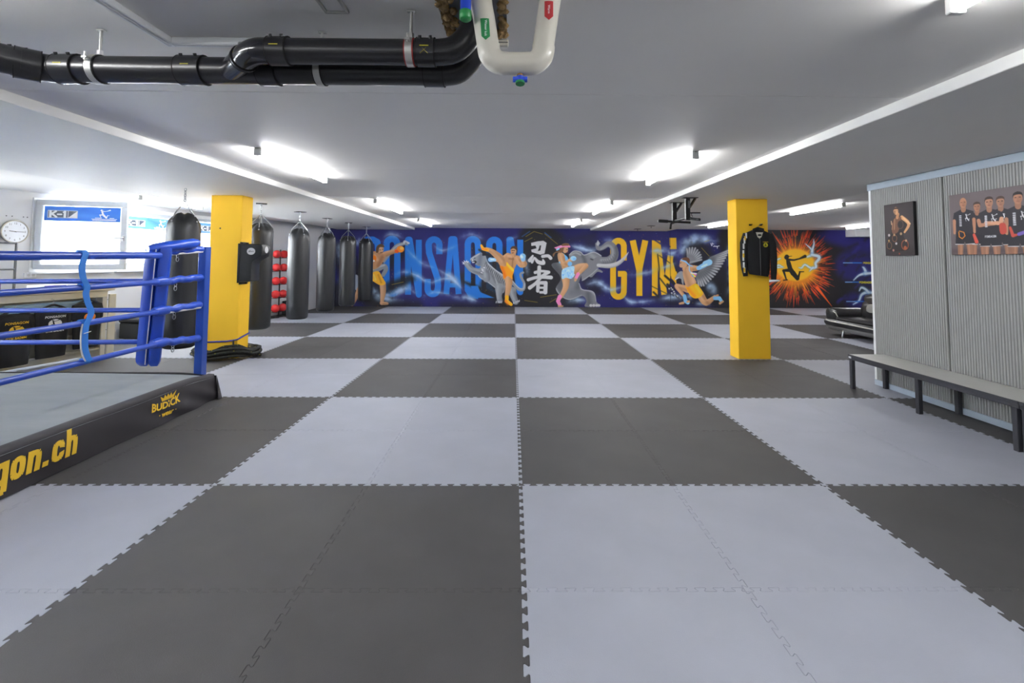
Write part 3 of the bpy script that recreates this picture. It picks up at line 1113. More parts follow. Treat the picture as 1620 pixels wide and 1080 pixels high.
c.stroke(k3((390, 590), (310, 640), (230, 730), (150, 790)), [5, 5, 5, 6], KJ, smooth=3)
c.stroke(k3((260, 750), (255, 830)), 5.5, KJ)
c.stroke(k3((270, 725), (360, 725), (355, 850)), [5, 6, 6.5], KJ)
c.stroke(k3((270, 790), (345, 790)), 3.4, KJ)
c.stroke(k3((290, 850), (350, 850)), 4, KJ)
# --- elephant
k4 = lambda *p: K(870, 365, 8.64, p)
EL, ELD, ELL = (126, 128, 134), (76, 78, 84), (176, 178, 184)
m = shape(k4((20, 470), (120, 430), (260, 430), (480, 480), (420, 640), (400, 720), (440, 800), (560, 820), (610, 860), (630, 960), (680, 1030), (480, 1035), (500, 960), (440, 890), (280, 945), (160, 900), (80, 790), (150, 640)), EL)
for a, b, w in (((60, 460), (200, 640), 14), ((120, 560), (150, 780), 14), ((420, 660), (380, 780), 8), ((520, 860), (540, 990), 7)):
    c.stroke(k4(a, b), w, ELD, 12, .7, clip=m)
c.stroke(k4((80, 790), (160, 900), (280, 940), (430, 880)), 2, ELL, 2.5, .8, 4, clip=m)
c.stroke(k4((300, 840), (420, 850)), 10, (106, 108, 114), 10, .6, clip=m)
c.stroke(k4((430, 790), (560, 825), (612, 870)), 3, ELL, 3, .6, 3, clip=m)
for x in (560, 600, 640, 670):
    c.ell(*k4((x, 1020))[0], 2.4, 2.2, (206, 206, 208), 1.4)
m = shape(k4((265, 330), (330, 275), (420, 290), (470, 330), (600, 290), (700, 340), (730, 440), (660, 500), (560, 600), (440, 680), (430, 500), (330, 470), (280, 420)), EL)
c.stroke(k4((440, 330), (480, 430), (430, 560)), 5, ELD, 6, .6, 3, clip=m)
c.stroke(k4((290, 330), (350, 300), (420, 330)), 2.5, ELL, 2.5, .7, 3, clip=m)
c.stroke(k4((560, 330), (680, 420)), 6, ELL, 7, .5, clip=m)
c.stroke(k4((560, 385), (600, 400)), 2, (56, 56, 60), 2, .8)
c.stroke(k4((560, 600), (640, 540), (710, 560)), [8, 5, 3], EL, smooth=4)
m = c.stroke(k4((660, 430), (800, 420), (880, 340), (870, 230), (800, 180), (720, 230), (660, 240), (640, 180)), [17, 16, 13, 11, 9, 7, 6, 5], EL, smooth=5)
c.stroke(k4((700, 400), (800, 390), (855, 330), (850, 240), (790, 200), (700, 250)), 3, ELL, 4, .6, 5, clip=m)
c.stroke(k4((720, 460), (850, 440), (915, 330), (905, 220)), 4, ELD, 5, .6, 5, clip=m)
c.poly(k4((640, 160), (655, 125), (685, 170), (660, 210), (635, 190)), ELL)
c.stroke(k4((660, 470), (800, 480), (920, 450), (1010, 380), (1075, 290)), [5, 7, 6.5, 4.5, .6], (196, 196, 198), smooth=4)
c.stroke(k4((700, 495), (830, 500), (930, 470), (1010, 400)), 2, (150, 150, 154), 2.5, .7, 4)
c.stroke(k4((400, 720), (440, 800), (560, 820), (610, 860), (630, 960)), 1.2, (196, 198, 204), 1.4, .8, 4)
c.stroke(k4((265, 330), (330, 275), (420, 290), (470, 330), (600, 290), (700, 340)), 1.4, (200, 202, 208), 1.4, .8, 4)
c.stroke(k4((440, 680), (560, 600), (660, 510)), 1.2, (186, 188, 194), 1.6, .7, 4)
for q_ in range(7):
    c.stroke(k4((720 + q_ * 26, 400 - q_ * q_ * 2.2), (735 + q_ * 27, 440 - q_ * q_ * 2.6)), .7, (84, 86, 92), .9, .7)
# --- woman with lifted knee
limb(k4((215, 640), (215, 770), (150, 900)), [13, 9, 6])
c.stroke(k4((135, 900), (110, 960), (135, 1010)), [6.5, 6, 5.5], (236, 138, 190))
c.stroke(k4((120, 1028), (175, 1028)), [3, 2.4], SK)
limb(k4((300, 560), (400, 500), (490, 475)), [14, 12, 8])
limb(k4((490, 480), (400, 580)), [8, 5])
c.stroke(k4((385, 590), (355, 650)), [5.5, 4.5], (238, 140, 190))
c.stroke(k4((350, 665), (345, 680)), [4.5, 3], SK)
m = shape(k4((105, 320), (150, 290), (200, 330), (250, 380), (240, 440), (245, 490), (210, 540), (175, 530), (150, 460), (120, 420)), (204, 158, 120))
c.stroke(k4((140, 330), (190, 480)), 5, (164, 116, 82), 6, .5, clip=m)
c.poly(k4((165, 300), (210, 330), (248, 375), (235, 440), (205, 450), (195, 380)), (112, 188, 236), smooth=3)
c.poly(k4((122, 420), (140, 420), (145, 445), (125, 440)), (112, 188, 236))
m = shape(k4((165, 540), (230, 500), (330, 485), (330, 580), (340, 600), (290, 655), (220, 640), (165, 655)), (166, 210, 238))
for k in range(26):
    x, y = rs.uniform(170, 320), rs.uniform(510, 640)
    c.ell(*k4((x, y))[0], 1, 1, ((110, 180, 228), (216, 234, 246))[k % 2], 1, .7, clip=m)
limb(k4((160, 340), (195, 450), (290, 395)), [9, 8, 6])
c.ell(*k4((320, 377))[0], 4.8, 4.0, (168, 214, 240))
c.ell(*k4((335, 385))[0], 2.4, 2, (108, 180, 230), 2, .7)
c.ell(*k4((272, 450))[0], 3.6, 3.8, (122, 190, 234))
c.poly(k4((160, 195), (205, 170), (255, 175), (265, 200), (245, 225), (250, 260), (235, 290), (200, 305), (175, 280), (160, 240)), (206, 160, 122), smooth=3)
c.poly(k4((150, 215), (170, 180), (215, 168), (262, 180), (255, 200), (200, 222), (180, 280), (150, 300), (80, 300), (50, 355), (38, 320), (80, 285), (130, 270)), (128, 92, 66), smooth=3)
c.stroke(k4((150, 218), (200, 215), (268, 215)), [2.4, 2.4, 3], (232, 138, 180))
c.stroke(k4((150, 215), (95, 235), (65, 230)), [4, 4, 1], (236, 150, 200))
c.stroke(k4((120, 245), (95, 260)), [3, 2.5], (170, 214, 240))
c.stroke(k4((228, 258), (242, 255)), .9, (60, 40, 32), 1)
c.stroke(k4((232, 292), (246, 290)), 1, (180, 80, 90), 1)
# --- eagle and running fighter
k5 = lambda *p: K(1050, 365, 8.64, p)
FE, FEL = (128, 130, 136), (196, 199, 206)
for k in range(9):                                   # far wing
    a = math.radians(-100 + k * 11)
    x0, y0 = 350, 430
    L = 210 - abs(k - 3) * 8
    q = (x0 + L * math.cos(a), y0 + L * math.sin(a))
    c.stroke(k5((x0, y0), q), [6, 3.2], FE)
    c.stroke(k5((x0 + 8, y0), q), [.8, 1.2], FEL, 1, .8)
for k in range(17):                                  # near wing feathers
    t = k / 16
    x1, y1 = 880 - 400 * t ** 1.4, 270 + 110 * math.sin(t * 2.6) + 470 * t ** 1.35
    y1 = min(y1, 750)
    x0, y0 = 650 - 190 * t, 380 + 240 * t
    c.stroke(k5((x0, y0), (x1, y1)), [6, 3.6], FE)
    c.stroke(k5((x0 + 6, y0), (x1, y1)), [1, 1.5], FEL, 1, .85)
c.stroke(k5((480, 620), (600, 540), (660, 400)), 12, (96, 98, 104), 8, .8, 3)
m = shape(k5((150, 670), (190, 580), (250, 550), (270, 620), (270, 740), (245, 700), (240, 660), (200, 650)), (150, 153, 160))
c.stroke(k5((160, 665), (200, 640)), 1.6, (210, 212, 216))
for x, y in ((75, 790), (100, 780), (120, 800), (140, 830), (165, 880), (190, 890), (110, 850), (150, 860)):
    c.stroke(k5((x, y), (x + 20, y + 26)), [2.4, 1.2], (200, 203, 208))
    c.stroke(k5((x + 8, y + 10), (x + 24, y + 40)), 1.2, (40, 40, 44), 1)
limb(k5((330, 800), (200, 760), (190, 770), (270, 880)), [11, 8, 8, 5])
c.stroke(k5((285, 890), (300, 960), (330, 980)), [5.5, 6, 6], (132, 194, 234))
c.stroke(k5((220, 995), (265, 985)), [3, 4], SK)
c.stroke(k5((325, 970), (345, 965)), 3.5, SK)
limb(k5((500, 870), (580, 980), (700, 900)), [12, 10, 5])
c.stroke(k5((700, 920), (760, 920), (790, 960)), [6, 6, 5], (132, 194, 234))
c.stroke(k5((770, 990), (810, 965)), [4, 3], SK)
c.stroke(k5((725, 885), (740, 880)), 3, (210, 150, 110))
m = shape(k5((260, 560), (300, 500), (360, 480), (390, 560), (430, 660), (440, 720), (330, 770), (290, 720)), (208, 162, 124))
c.stroke(k5((290, 560), (350, 740)), 5, (168, 122, 88), 6, .5, clip=m)
c.stroke(k5((370, 560), (410, 700)), 3, SKL, 4, .6, clip=m)
limb(k5((370, 510), (450, 510)), [11, 8])
c.stroke(k5((475, 510), (560, 465)), [6.5, 7.5], (136, 196, 236))
c.stroke(k5((570, 450), (625, 430)), [9, 9.5], (152, 206, 240))
c.stroke(k5((520, 490), (590, 460)), 2, (220, 236, 246), 2)
m = shape(k5((290, 740), (330, 770), (440, 720), (500, 780), (540, 860), (470, 920), (400, 915), (340, 850)), (246, 190, 40))
c.stroke(k5((330, 790), (420, 890)), 5, (236, 140, 36), 5, .7, clip=m)
c.stroke(k5((440, 750), (500, 840)), 4, (252, 222, 80), 5, .7, clip=m)
limb(k5((290, 500), (280, 520)), 6)
c.poly(k5((220, 440), (230, 395), (280, 370), (340, 400), (330, 470), (270, 500), (230, 500), (215, 480)), (210, 164, 126), smooth=3)
c.poly(k5((250, 395), (285, 362), (340, 370), (358, 410), (345, 450), (325, 470), (300, 420)), (108, 72, 52), smooth=3)
c.stroke(k5((240, 400), (300, 420), (350, 470), (395, 485)), [2, 2.4, 2, 1.4], (140, 196, 236))
c.stroke(k5((350, 490), (350, 540), (380, 580)), 1.6, (150, 204, 240))
for q, rgb in (((420, 590), (240, 210, 60)), ((440, 605), (236, 120, 190)), ((400, 620), (90, 180, 236)), ((430, 625), (250, 226, 80)), ((445, 585), (230, 230, 236))):
    c.stroke(k5((375, 575), q), [2, 2.2], rgb)
c.stroke(k5((228, 440), (240, 436)), .9, (60, 40, 34), 1)
for a, b in (((645, 170), (655, 205)), ((665, 165), (662, 200)), ((670, 175), (685, 180)), ((680, 215), (700, 205)), ((700, 215), (725, 210)), ((725, 215), (760, 205)), ((735, 215), (732, 240))):
    c.stroke(k5(a, b), .9, (236, 238, 242))
# joint in the wall beside the second soffit
c.stroke([(1060, 365), (1061, 487)], .7, (30, 28, 50), .8, .8)
sheet('mural', MUR, MURP, M_PAINT, None, 'spray-painted mural with PONSAGON GYM lettering, fighters and animals', 'mural', 1.22)

# ------------------------------------------------------------------ burst mural right of the pillar
BUR, BURP = mural_canvas(7.6, 12.9, 0.0, 2.495, 0.0125, (44, 43, 46))
c = BUR
c.noise(0.05, 30, 9)
for pts, w, a in (([(1320, 370), (1400, 395)], 30, .9), ([(1345, 420), (1420, 440)], 46, .8), ([(1350, 475), (1400, 488)], 24, .8), ([(1300, 372), (1335, 380)], 14, .7)):
    c.stroke(pts, w, (52, 48, 124), 16, a)
for k in range(34):
    x, y = rs.uniform(1325, 1400), rs.uniform(378, 482)
    c.stroke([(x, y), (x + rs.uniform(4, 14), y - rs.uniform(3, 10))], rs.uniform(2, 5), ((44, 43, 48), (60, 54, 140), (44, 43, 48))[k % 3], 5, .55)
cx0, cy0 = 1258, 422
c.ell(cx0, cy0, 44, 40, (176, 76, 34), 24, .6)
for k in range(330):
    a = rs.uniform(0, 2 * math.pi)
    r0 = rs.uniform(24, 52)
    L = rs.uniform(6, 18) if r0 > 40 else rs.uniform(10, 26)
    ex, ey = math.cos(a) * 1.04, math.sin(a) * .98
    far = (r0 + L - 25) / 45
    rgb = (226 + 12 * rs.random(), 116 - 48 * far + rs.uniform(-14, 14), 42)
    if r0 < 34 and rs.random() < .45:
        rgb = (244, 160, 50)
    c.stroke([(cx0 + ex * r0, cy0 + ey * r0), (cx0 + ex * (r0 + L), cy0 + ey * (r0 + L))], [rs.uniform(.8, 2.0), .3], rgb, .9, .85)
c.ell(cx0, cy0, 36, 32, (240, 150, 44), 12, .85)
c.ell(cx0, cy0 - 3, 31, 25.5, (244, 188, 46), 5, 1)
k6 = lambda *p: K(1210, 355, 7.717, p)
c.stroke(k6((820, 1000), (640, 770)), [.6, 5], (242, 100, 44), 1.2)
for pts, w in (([(520, 395), (570, 370), (575, 310), (495, 235)], [2.2, 3.4, 2.6, .6]), ([(575, 330), (600, 240), (595, 180)], [3, 2.2, .6]), ([(575, 370), (660, 390), (655, 430), (620, 470), (625, 520), (560, 530), (490, 490), (450, 530), (415, 525)], [3.4, 4.4, 4, 3.4, 3.4, 2.6, 2.4, 2, .8]), ([(590, 525), (545, 570)], [2.4, .8]),
               ([(190, 415), (140, 440), (130, 520), (230, 520)], [1.4, 2.2, 2.2, .8]), ([(130, 520), (170, 495), (220, 520)], [2, 2, 1]), ([(50, 690), (110, 685), (180, 685)], [2.6, 2.6, 1]),
               ([(1085, 680), (1150, 620), (1230, 590), (1210, 530), (1190, 520)], [1.2, 2.6, 4, 3, .8]), ([(1230, 600), (1330, 590)], [4, 3]), ([(1080, 975), (1150, 930), (1180, 860), (1240, 830), (1330, 835)], [1.4, 2.6, 3.4, 4, 3]), ([(1155, 810), (1180, 770), (1230, 790), (1270, 830)], [1.2, 3, 3.4, 3.4]), ([(1300, 390), (1330, 360)], [1.6, 3])):
    c.stroke(k6(*pts), [k * 1.9 for k in w], (120, 170, 220), 4, .55, 3)
    c.stroke(k6(*pts), w, (206, 224, 238), 1, 1, 3)
for y, x0, x1 in ((468, 960, 1180), (703, 985, 1150), (940, 1000, 1215)):
    c.stroke(k6((x0, y), (x1, y)), 1.6, (60, 130, 220), 1.6)
    c.stroke(k6((x0, y), ((x0 + x1) / 2, y)), .7, (190, 220, 240), 1)
runner(c, 1237, 402.5, 0.1265, (40, 38, 36))


def glyph(cv, ch, x, y, w, h, lw, rgb):
    """very small block capitals for painted lettering"""
    S = {'P': [[(0, 1), (0, 0), (1, 0), (1, .5), (0, .5)]], 'O': [[(0, 0), (1, 0), (1, 1), (0, 1), (0, 0)]], 'N': [[(0, 1), (0, 0), (1, 1), (1, 0)]], 'S': [[(1, 0), (0, 0), (0, .5), (1, .5), (1, 1), (0, 1)]],
         'A': [[(0, 1), (.5, 0), (1, 1)], [(.2, .65), (.8, .65)]], 'G': [[(1, 0), (0, 0), (0, 1), (1, 1), (1, .55), (.55, .55)]], 'Y': [[(0, 0), (.5, .5), (1, 0)], [(.5, .5), (.5, 1)]], 'M': [[(0, 1), (0, 0), (.5, .6), (1, 0), (1, 1)]],
         'B': [[(0, 0), (1, 0), (1, 1), (0, 1), (0, 0)], [(0, .5), (1, .5)]], 'D': [[(0, 0), (.7, 0), (1, .3), (1, .7), (.7, 1), (0, 1), (0, 0)]], 'E': [[(1, 0), (0, 0), (0, 1), (1, 1)], [(0, .5), (.8, .5)]]}
    for s in S.get(ch, []):
        cv.stroke([(x + a * w, y + b * h) for a, b in s], lw, rgb)


def words(cv, t, x, y, w, h, gap, lw, rgb):
    for ch in t:
        glyph(cv, ch, x, y, w, h, lw, rgb)
        x += w + gap


words(c, 'PONSAGON', 1366, 414.6, 1.9, 2.4, .7, .75, (226, 214, 50))
words(c, 'PONSAGON', 1359.8, 445.4, 2.0, 2.5, .75, .8, (226, 214, 50))
sheet('mural', BUR, BURP, M_PAINT, None, 'painted orange sunburst with leaping fighter silhouette and lightning behind the sofa', 'mural', 1.15)

# ================================================================== pillars
def pillar(x0, x1, y0, y1, label):
    root = thing('pillar', label, 'pillar', ((x0 + x1) / 2, (y0 + y1) / 2, 0))
    part('shaft', MB().cbox(x0, x1, y0, y1, 0, 2.431, 0.006), M_YEL, root)
    return root


PL = pillar(-4.62, -4.15, 4.0, 4.29, 'yellow square pillar with black punch pad, beside the boxing ring')
PR = pillar(3.355, 3.845, 4.04, 4.33, 'yellow square pillar on which the black jacket hangs')
part('drill_hole', MB().cyl((-4.47, 4.001, 1.93), (-4.47, 3.997, 1.93), 0.012, 10), M_BLKM, PL)
cord = MB()
cord.tube([(-4.15, 3.985, 0.275), (-4.3, 3.99, 0.25), (-4.62, 3.99, 0.235)], 0.012, 6)
cord.tube([(-4.15, 3.99, 0.275), (-4.138, 4.1, 0.30), (-4.138, 4.29, 0.33)], 0.012, 6)
part('tie_cord', cord, mat('cord_blue', (52, 54, 140), 0.8), PL, 60, 'blue cord tied round the pillar')
part('strap_end', MB().tube([(-4.2, 3.982, 0.27), (-4.195, 3.975, 0.2), (-4.2, 3.96, 0.14)], 0.014, 6), M_BLKR, PL, 60)
for x, z in ((3.57, 2.03), (3.73, 2.03)):
    part('coat_hook', MB().cyl((x, 4.04, z), (x, 3.98, z + 0.005), 0.007, 8).cbox(x - 0.02, x + 0.02, 4.03, 4.04, z - 0.012, z + 0.012, 0.003), M_BLKM, PR, 60)

# ================================================================== boxing ring
RX1, RY1, RX0, RY0, RZ = -3.19, 1.90, -7.55, -2.9, 0.285
ring = thing('boxing_ring', 'blue-roped boxing ring with grey canvas and black ponsagon.ch apron', 'boxing ring', ((RX0 + RX1) / 2, (RY0 + RY1) / 2, 0))
part('platform', MB().box(RX0 + 0.05, RX1 - 0.05, RY0 + 0.05, RY1 - 0.05, 0.0, RZ - 0.03), M_BLKR, ring)
nx, ny = 60, 66
cv_ = MB()
vs, fs = [], []
for j in range(ny):
    for i in range(nx):
        x = RX0 + (RX1 - RX0) * i / (nx - 1)
        y = RY0 + (RY1 - RY0) * j / (ny - 1)
        e = min(x - RX0, RX1 - x, y - RY0, RY1 - y)
        z = RZ + 0.004 * math.sin(x * 3.1 + y * 1.7) + 0.003 * math.sin(y * 5.3 - x * 2.0) - 0.03 * max(0, 1 - e / 0.09) ** 2
        cr = math.hypot(x - RX1, y - RY1)
        z -= 0.02 * math.exp(-(cr / 0.25) ** 2)
        vs.append((x, y, z))
for j in range(ny - 1):
    for i in range(nx - 1):
        a = j * nx + i
        fs.append((a, a + 1, a + nx + 1, a + nx))
cv_.add(vs, fs)
part('canvas', cv_, M_CANVAS, ring, 180)


def apx(y, t):
    """x of the right-hand apron cloth at distance y along the side, t = 0 top .. 1 bottom"""
    w = 0.006 * math.sin(y * 5.2 + t * 2.0) * t + 0.004 * math.sin(y * 11 + 1.3 - t * 4) * t
    if t < 0:
        return RX1 - 0.07
    k = max(0, 1 - (RY1 - y) / 1.3)
    fold = 0.009 * k * math.sin((t * 1.1 + (RY1 - y) * 1.5) * 9.0) * (0.3 + t)
    return RX1 + 0.004 + 0.026 * t + w + fold - 0.015 * (1 - t) ** 4


apr = MB()
ny, nz = 220, 14
vs, fs = [], []
for j in range(ny):
    y = RY1 + 0.02 - (RY1 - RY0 + 0.02) * j / (ny - 1)
    for i in range(nz):
        t = (i - 1) / (nz - 2)
        zt = RZ - 0.004 - 0.03 * math.exp(-((y - RY1) / 0.22) ** 2)
        vs.append((apx(y, t), y, zt * (1 - max(t, 0)) + 0.004 + (0.010 if t < 0 else 0.004 * (t == 0)) + 0.006 * max(0, (1.0 - y) * 0.4) * max(t, 0)))
for j in range(ny - 1):
    for i in range(nz - 1):
        a = j * nz + i
        fs.append((a, a + 1, a + nz + 1, a + nz))
apr.add(vs, fs)
# rear apron, round the corner
vs, fs = [], []
nb = 90
for j in range(nb):
    x = RX1 + 0.02 - (RX1 - RX0) * j / (nb - 1)
    for i in range(nz):
        t = i / (nz - 1)
        zt = RZ - 0.012 - 0.03 * math.exp(-((x - RX1) / 0.22) ** 2)
        vs.append((x, RY1 + 0.01 + 0.03 * t + 0.006 * math.sin(x * 9 + t * 3) * t, zt * (1 - t) + 0.004))
for j in range(nb - 1):
    for i in range(nz - 1):
        a = j * nz + i
        fs.append((a, a + 1, a + nz + 1, a + nz))
apr.add(vs, fs)
APR = part('apron', apr, M_APRON, ring, 180)
# a fold of cloth drooping over the corner on to the floor
cf = MB()
cf.loft([[(RX1 + 0.0 + 0.05 * t * math.cos(a) + 0.02, RY1 + 0.01 + 0.06 * t * math.sin(a) + 0.01, (RZ - 0.05) * (1 - t) + 0.004) for a in np.linspace(-0.6, 2.2, 12)] for t in np.linspace(0, 1, 8)], close=False)
part('corner_fold', cf, M_APRON, ring, 180)


def apron_text(body, size, yc, zc, bold, shear, xs, space=1.0):
    """lettering printed on the apron: reads left to right towards the corner, so +text = +y"""
    t = text_mb(body, size, 0.0008, bold, shear, xs, space)
    zt = RZ - 0.012
    out = []
    for x, y, z in t.v:
        yy = yc + x
        zz = zc + y
        tt = min(max(1 - (zz - 0.004) / zt, 0), 1)
        out.append((apx(yy, tt) + 0.0016 + z, yy, zz))
    t.v = out
    return t


OL = [(.17, .3), (.17, .7), (.27, .86), (.53, .86), (.63, .7), (.63, .3), (.53, .14), (.27, .14), (.17, .3)]
AR = [(.17, .72), (.30, .86), (.53, .86), (.63, .72), (.63, 0)]
GLY = {'p': [[(.17, 1), (.17, -.35)], OL], 'o': [OL], 'n': [[(.17, 0), (.17, 1)], AR], 'h': [[(.17, 0), (.17, 1.36)], AR],
       's': [[(.63, .70), (.53, .86), (.27, .86), (.17, .7), (.27, .54), (.53, .46), (.63, .3), (.53, .14), (.27, .14), (.17, .30)]],
       'a': [[(.17, .70), (.27, .86), (.53, .86), (.63, .72), (.63, 0)], [(.63, .52), (.27, .50), (.17, .38), (.17, .25), (.27, .14), (.63, .14)]],
       'g': [OL, [(.63, 1), (.63, -.18), (.53, -.30), (.10, -.30)]], 'c': [[(.63, .62), (.63, .7), (.53, .86), (.27, .86), (.17, .7), (.17, .3), (.27, .14), (.53, .14), (.63, .3), (.63, .40)]],
       '.': [[(.05, .13), (.38, .13)]]}


def heavy_text(body, yend, z0, sx, sz, adv, shear):
    """fat italic lower case built from ribbons with heavy stems"""
    mb = MB()
    w = {'.': .45}
    tot = sum(w.get(ch, .80) + adv for ch in body)
    x = 0.0
    for ch in body:
        for line in GLY[ch]:
            P = catmull(line, 3) if len(line) > 3 else np.array([np.array(line[0]) + (np.array(line[-1]) - np.array(line[0])) * k / 8 for k in range(9)]) if len(line) == 2 else np.array(line, float)
            for i in range(len(P) - 1):
                d = P[i + 1] - P[i]
                L = math.hypot(*d) + 1e-9
                n = np.array([-d[1], d[0]]) / L
                h = .165 if abs(d[1]) > abs(d[0]) * 0.8 else .125
                e = d / L * .012
                q = [P[i] + n * h - e, P[i + 1] + n * h + e, P[i + 1] - n * h + e, P[i] - n * h - e]
                vs = []
                for (u, v) in q:
                    yy = yend + (x + u - tot + v * shear) * sx
                    zz = z0 + v * sz
                    tt = min(max(1 - (zz - 0.004) / (RZ - 0.012), 0), 1)
                    vs.append((apx(yy, tt) + 0.0035, yy, zz))
                mb.add(vs, [(0, 1, 2, 3)])
        x += w.get(ch, .80) + adv
    return mb


part('lettering', heavy_text('ponsagon.ch', 0.31, 0.085, 0.112, 0.128, .10, .26), M_GOLD, APR, None, 'yellow italic ponsagon.ch lettering')
lg = apron_text('BUDICK', 0.075, 1.19, 0.155, 0.0025, 0.1, 1.25)
for k in range(len(lg.v)):
    x, y, z = lg.v[k]
    d = (y - 1.19) / 0.16
    lg.v[k] = (x, y, 0.15 + (z - 0.15) * (1 + 0.35 * d * d) - 0.012 * (1 - d * d) + 0.012)
part('lettering', lg, M_GOLD, APR, None, 'small yellow club name under a crown')
cr = MB()
cpts = [(-0.075, 0), (0.075, 0), (0.105, 0.075), (0.055, 0.03), (0.04, 0.07), (0.018, 0.035), (0, 0.072), (-0.018, 0.035), (-0.04, 0.07), (-0.055, 0.03), (-0.095, 0.065)]
cr.prism(cpts, 0.0008)
cr.v = [(apx(1.22 + x, 0.3) + 0.0018 + z, 1.22 + x, 0.197 + y * 0.72) for x, y, z in cr.v]
part('crown_print', cr, M_GOLD, APR)
l2 = apron_text('· wear ·', 0.06, 1.2, 0.082, 0.0015, 0.25, 1.1)
part('lettering', l2, M_GOLD, APR)

# corner post
post = part('corner_post', MB().cbox(-3.44, -3.358, 1.95, 2.04, 0.0, 1.60, 0.005), M_BLUEP, ring)
part('post_tie', MB().tube([(-3.445, 1.945, 0.135), (-3.353, 1.945, 0.14), (-3.353, 2.045, 0.145), (-3.445, 2.045, 0.14)], 0.005, 6, True), M_BLKR, post, 60)
for px_, py_ in ((-7.45, 2.0),):
    part('corner_post', MB().cbox(px_ - 0.07, px_ + 0.07, py_ - 0.06, py_ + 0.08, 0.0, 1.60, 0.006), M_BLUEP, ring)

RZS = (1.50, 1.245, 0.962, 0.655)
CX, CY = -3.45, 1.50
for k, z in enumerate(RZS):
    r = 0.032 if k == 0 else 0.0235
    pth = [(CX, -2.75 + (CY - 0.1 + 2.75) * i / 24, z - (0.012 if k else 0.02) * math.sin(math.pi * i / 24)) for i in range(25)]
    part('rope', MB().tube(pth, r, 12), M_BLUE, ring, 60)
    pth = [(CX - 0.12 - (4.0) * i / 16, CY + 0.02, z + 0.005 - 0.012 * math.sin(math.pi * i / 16)) for i in range(17)]
    part('rope', MB().tube(pth, r, 12), M_BLUE, ring, 60)
# corner cushion: two long padded faces meeting in a V, tapered at the foot
def cushion(p, ax, nrm, w, name):
    ax, nrm = Vector(ax).normalized(), Vector(nrm).normalized()
    mb = MB()
    prof = [(0.425, 0.35), (0.45, 0.75), (0.475, 0.95), (0.50, 1.0), (1.50, 1.0), (1.555, 0.97), (1.57, 0.9)]
    rings = []
    for z, k in prof:
        q = []
        for (a, b) in ((0, 0), (0, 0.045), (0.012, 0.06), (w - 0.02, 0.06), (w, 0.045), (w, 0)):
            q.append(Vector(p) + ax * (w / 2 + (a - w / 2) * (0.35 + 0.65 * k) + (z - 1.0) * 0.05) + nrm * (b * k) + Vector((0, 0, z - p[2])))
        rings.append(q)
    mb.loft(rings)
    return part(name, mb, M_BLUE, ring, 40)


cush1 = cushion((-3.565, 1.53, 0), (0.94, 0.34, 0), (0.34, -0.94, 0), 0.095, 'corner_cushion')
cush2 = cushion((-3.672, 1.545, 0), (0.98, -0.2, 0), (-0.2, -0.98, 0), 0.107, 'corner_cushion')
part('piping', MB().tube([(-3.564 + (z - 1.0) * 0.05, 1.472, z) for z in (0.45, 0.9, 1.56)], 0.005, 6), M_WHITEP, cush1)
# top bolster from the cushion to the post
mb = MB()
rings = []
a0, a1 = Vector((-3.62, 1.47, 1.555)), Vector((-3.395, 1.87, 1.64))
dv = (a1 - a0)
sd = Vector((dv.y, -dv.x, 0)).normalized()
for i in range(9):
    t = i / 8
    p = a0 + dv * t
    w = 0.062 + 0.012 * math.sin(t * math.pi) if 0 < i < 8 else 0.045
    hgt = 0.055 if 0 < i < 8 else 0.035
    rings.append([p + sd * (w * math.cos(a)) + Vector((0, 0, hgt * math.sin(a) + 0.004 * math.sin(a * 3 + i))) for a in np.linspace(0, 2 * math.pi, 13)[:-1]])
part('top_bolster', mb.loft(rings), M_BLUE, ring, 60)
# four turnbuckle sleeves, wrapped spirally, from cushion to post
for k, z in enumerate(RZS):
    a0, a1 = Vector((-3.48, 1.47, z + 0.0)), Vector((-3.395, 1.955, (1.575, 1.272, 0.982, 0.624)[k]))
    if k == 0:
        a0 = Vector((-3.56, 1.60, 1.53))
    n = 34
    ax_ = (a1 - a0).normalized()
    s1_ = ax_.cross(Vector((0, 0, 1))).normalized()
    s2_ = s1_.cross(ax_)
    rings_ = []
    for i in range(n + 1):
        t = i / n
        pc_ = a0 + (a1 - a0) * t
        amp = 0.007 * (1 - t) + 0.002
        rr_ = []
        for q_ in range(20):
            an = 2 * math.pi * q_ / 20
            r_ = 0.036 + amp * math.sin(an - t * 17 + k) + 0.4 * amp * math.sin(2 * an + t * 31 + 2 * k)
            if i in (0, n):
                r_ *= 0.8
            rr_.append(pc_ + s1_ * (r_ * math.cos(an)) + s2_ * (r_ * math.sin(an)))
        rings_.append(rr_)
    sl = part('turnbuckle_sleeve', MB().loft(rings_), M_BLUE, ring, 60)
    if k:
        part('sleeve_wrap', MB().tube([(CX - 0.03, CY - 0.1, z), (CX - 0.01, CY - 0.03, z + 0.004), (CX + 0.0, CY + 0.04, z + 0.002)], [0.038, 0.050, 0.040], 12), M_BLUE, sl, 60)
    u = a0 + (a1 - a0) * 0.35
    if k in (0, 2):
        part('sleeve_lining', MB().tube([a0 + (a1 - a0) * 0.15 + Vector((0.012, -0.012, -0.026)), a1 + Vector((0.012, -0.02, -0.028))], 0.012, 8), M_WHITEP, sl, 60)
    ch = MB()
    for q in range(2):
        cz = u.z - 0.045 - q * 0.038
        ch.tube([(u.x + 0.011 * math.cos(a) * (1 if q == 0 else 0.5), u.y + (0.011 * math.cos(a) if q else 0), cz + 0.024 * math.sin(a)) for a in np.linspace(0, 2 * math.pi, 11)[:-1]], 0.0035, 5, True)
    part('chain', ch, M_STEEL, sl, 60)
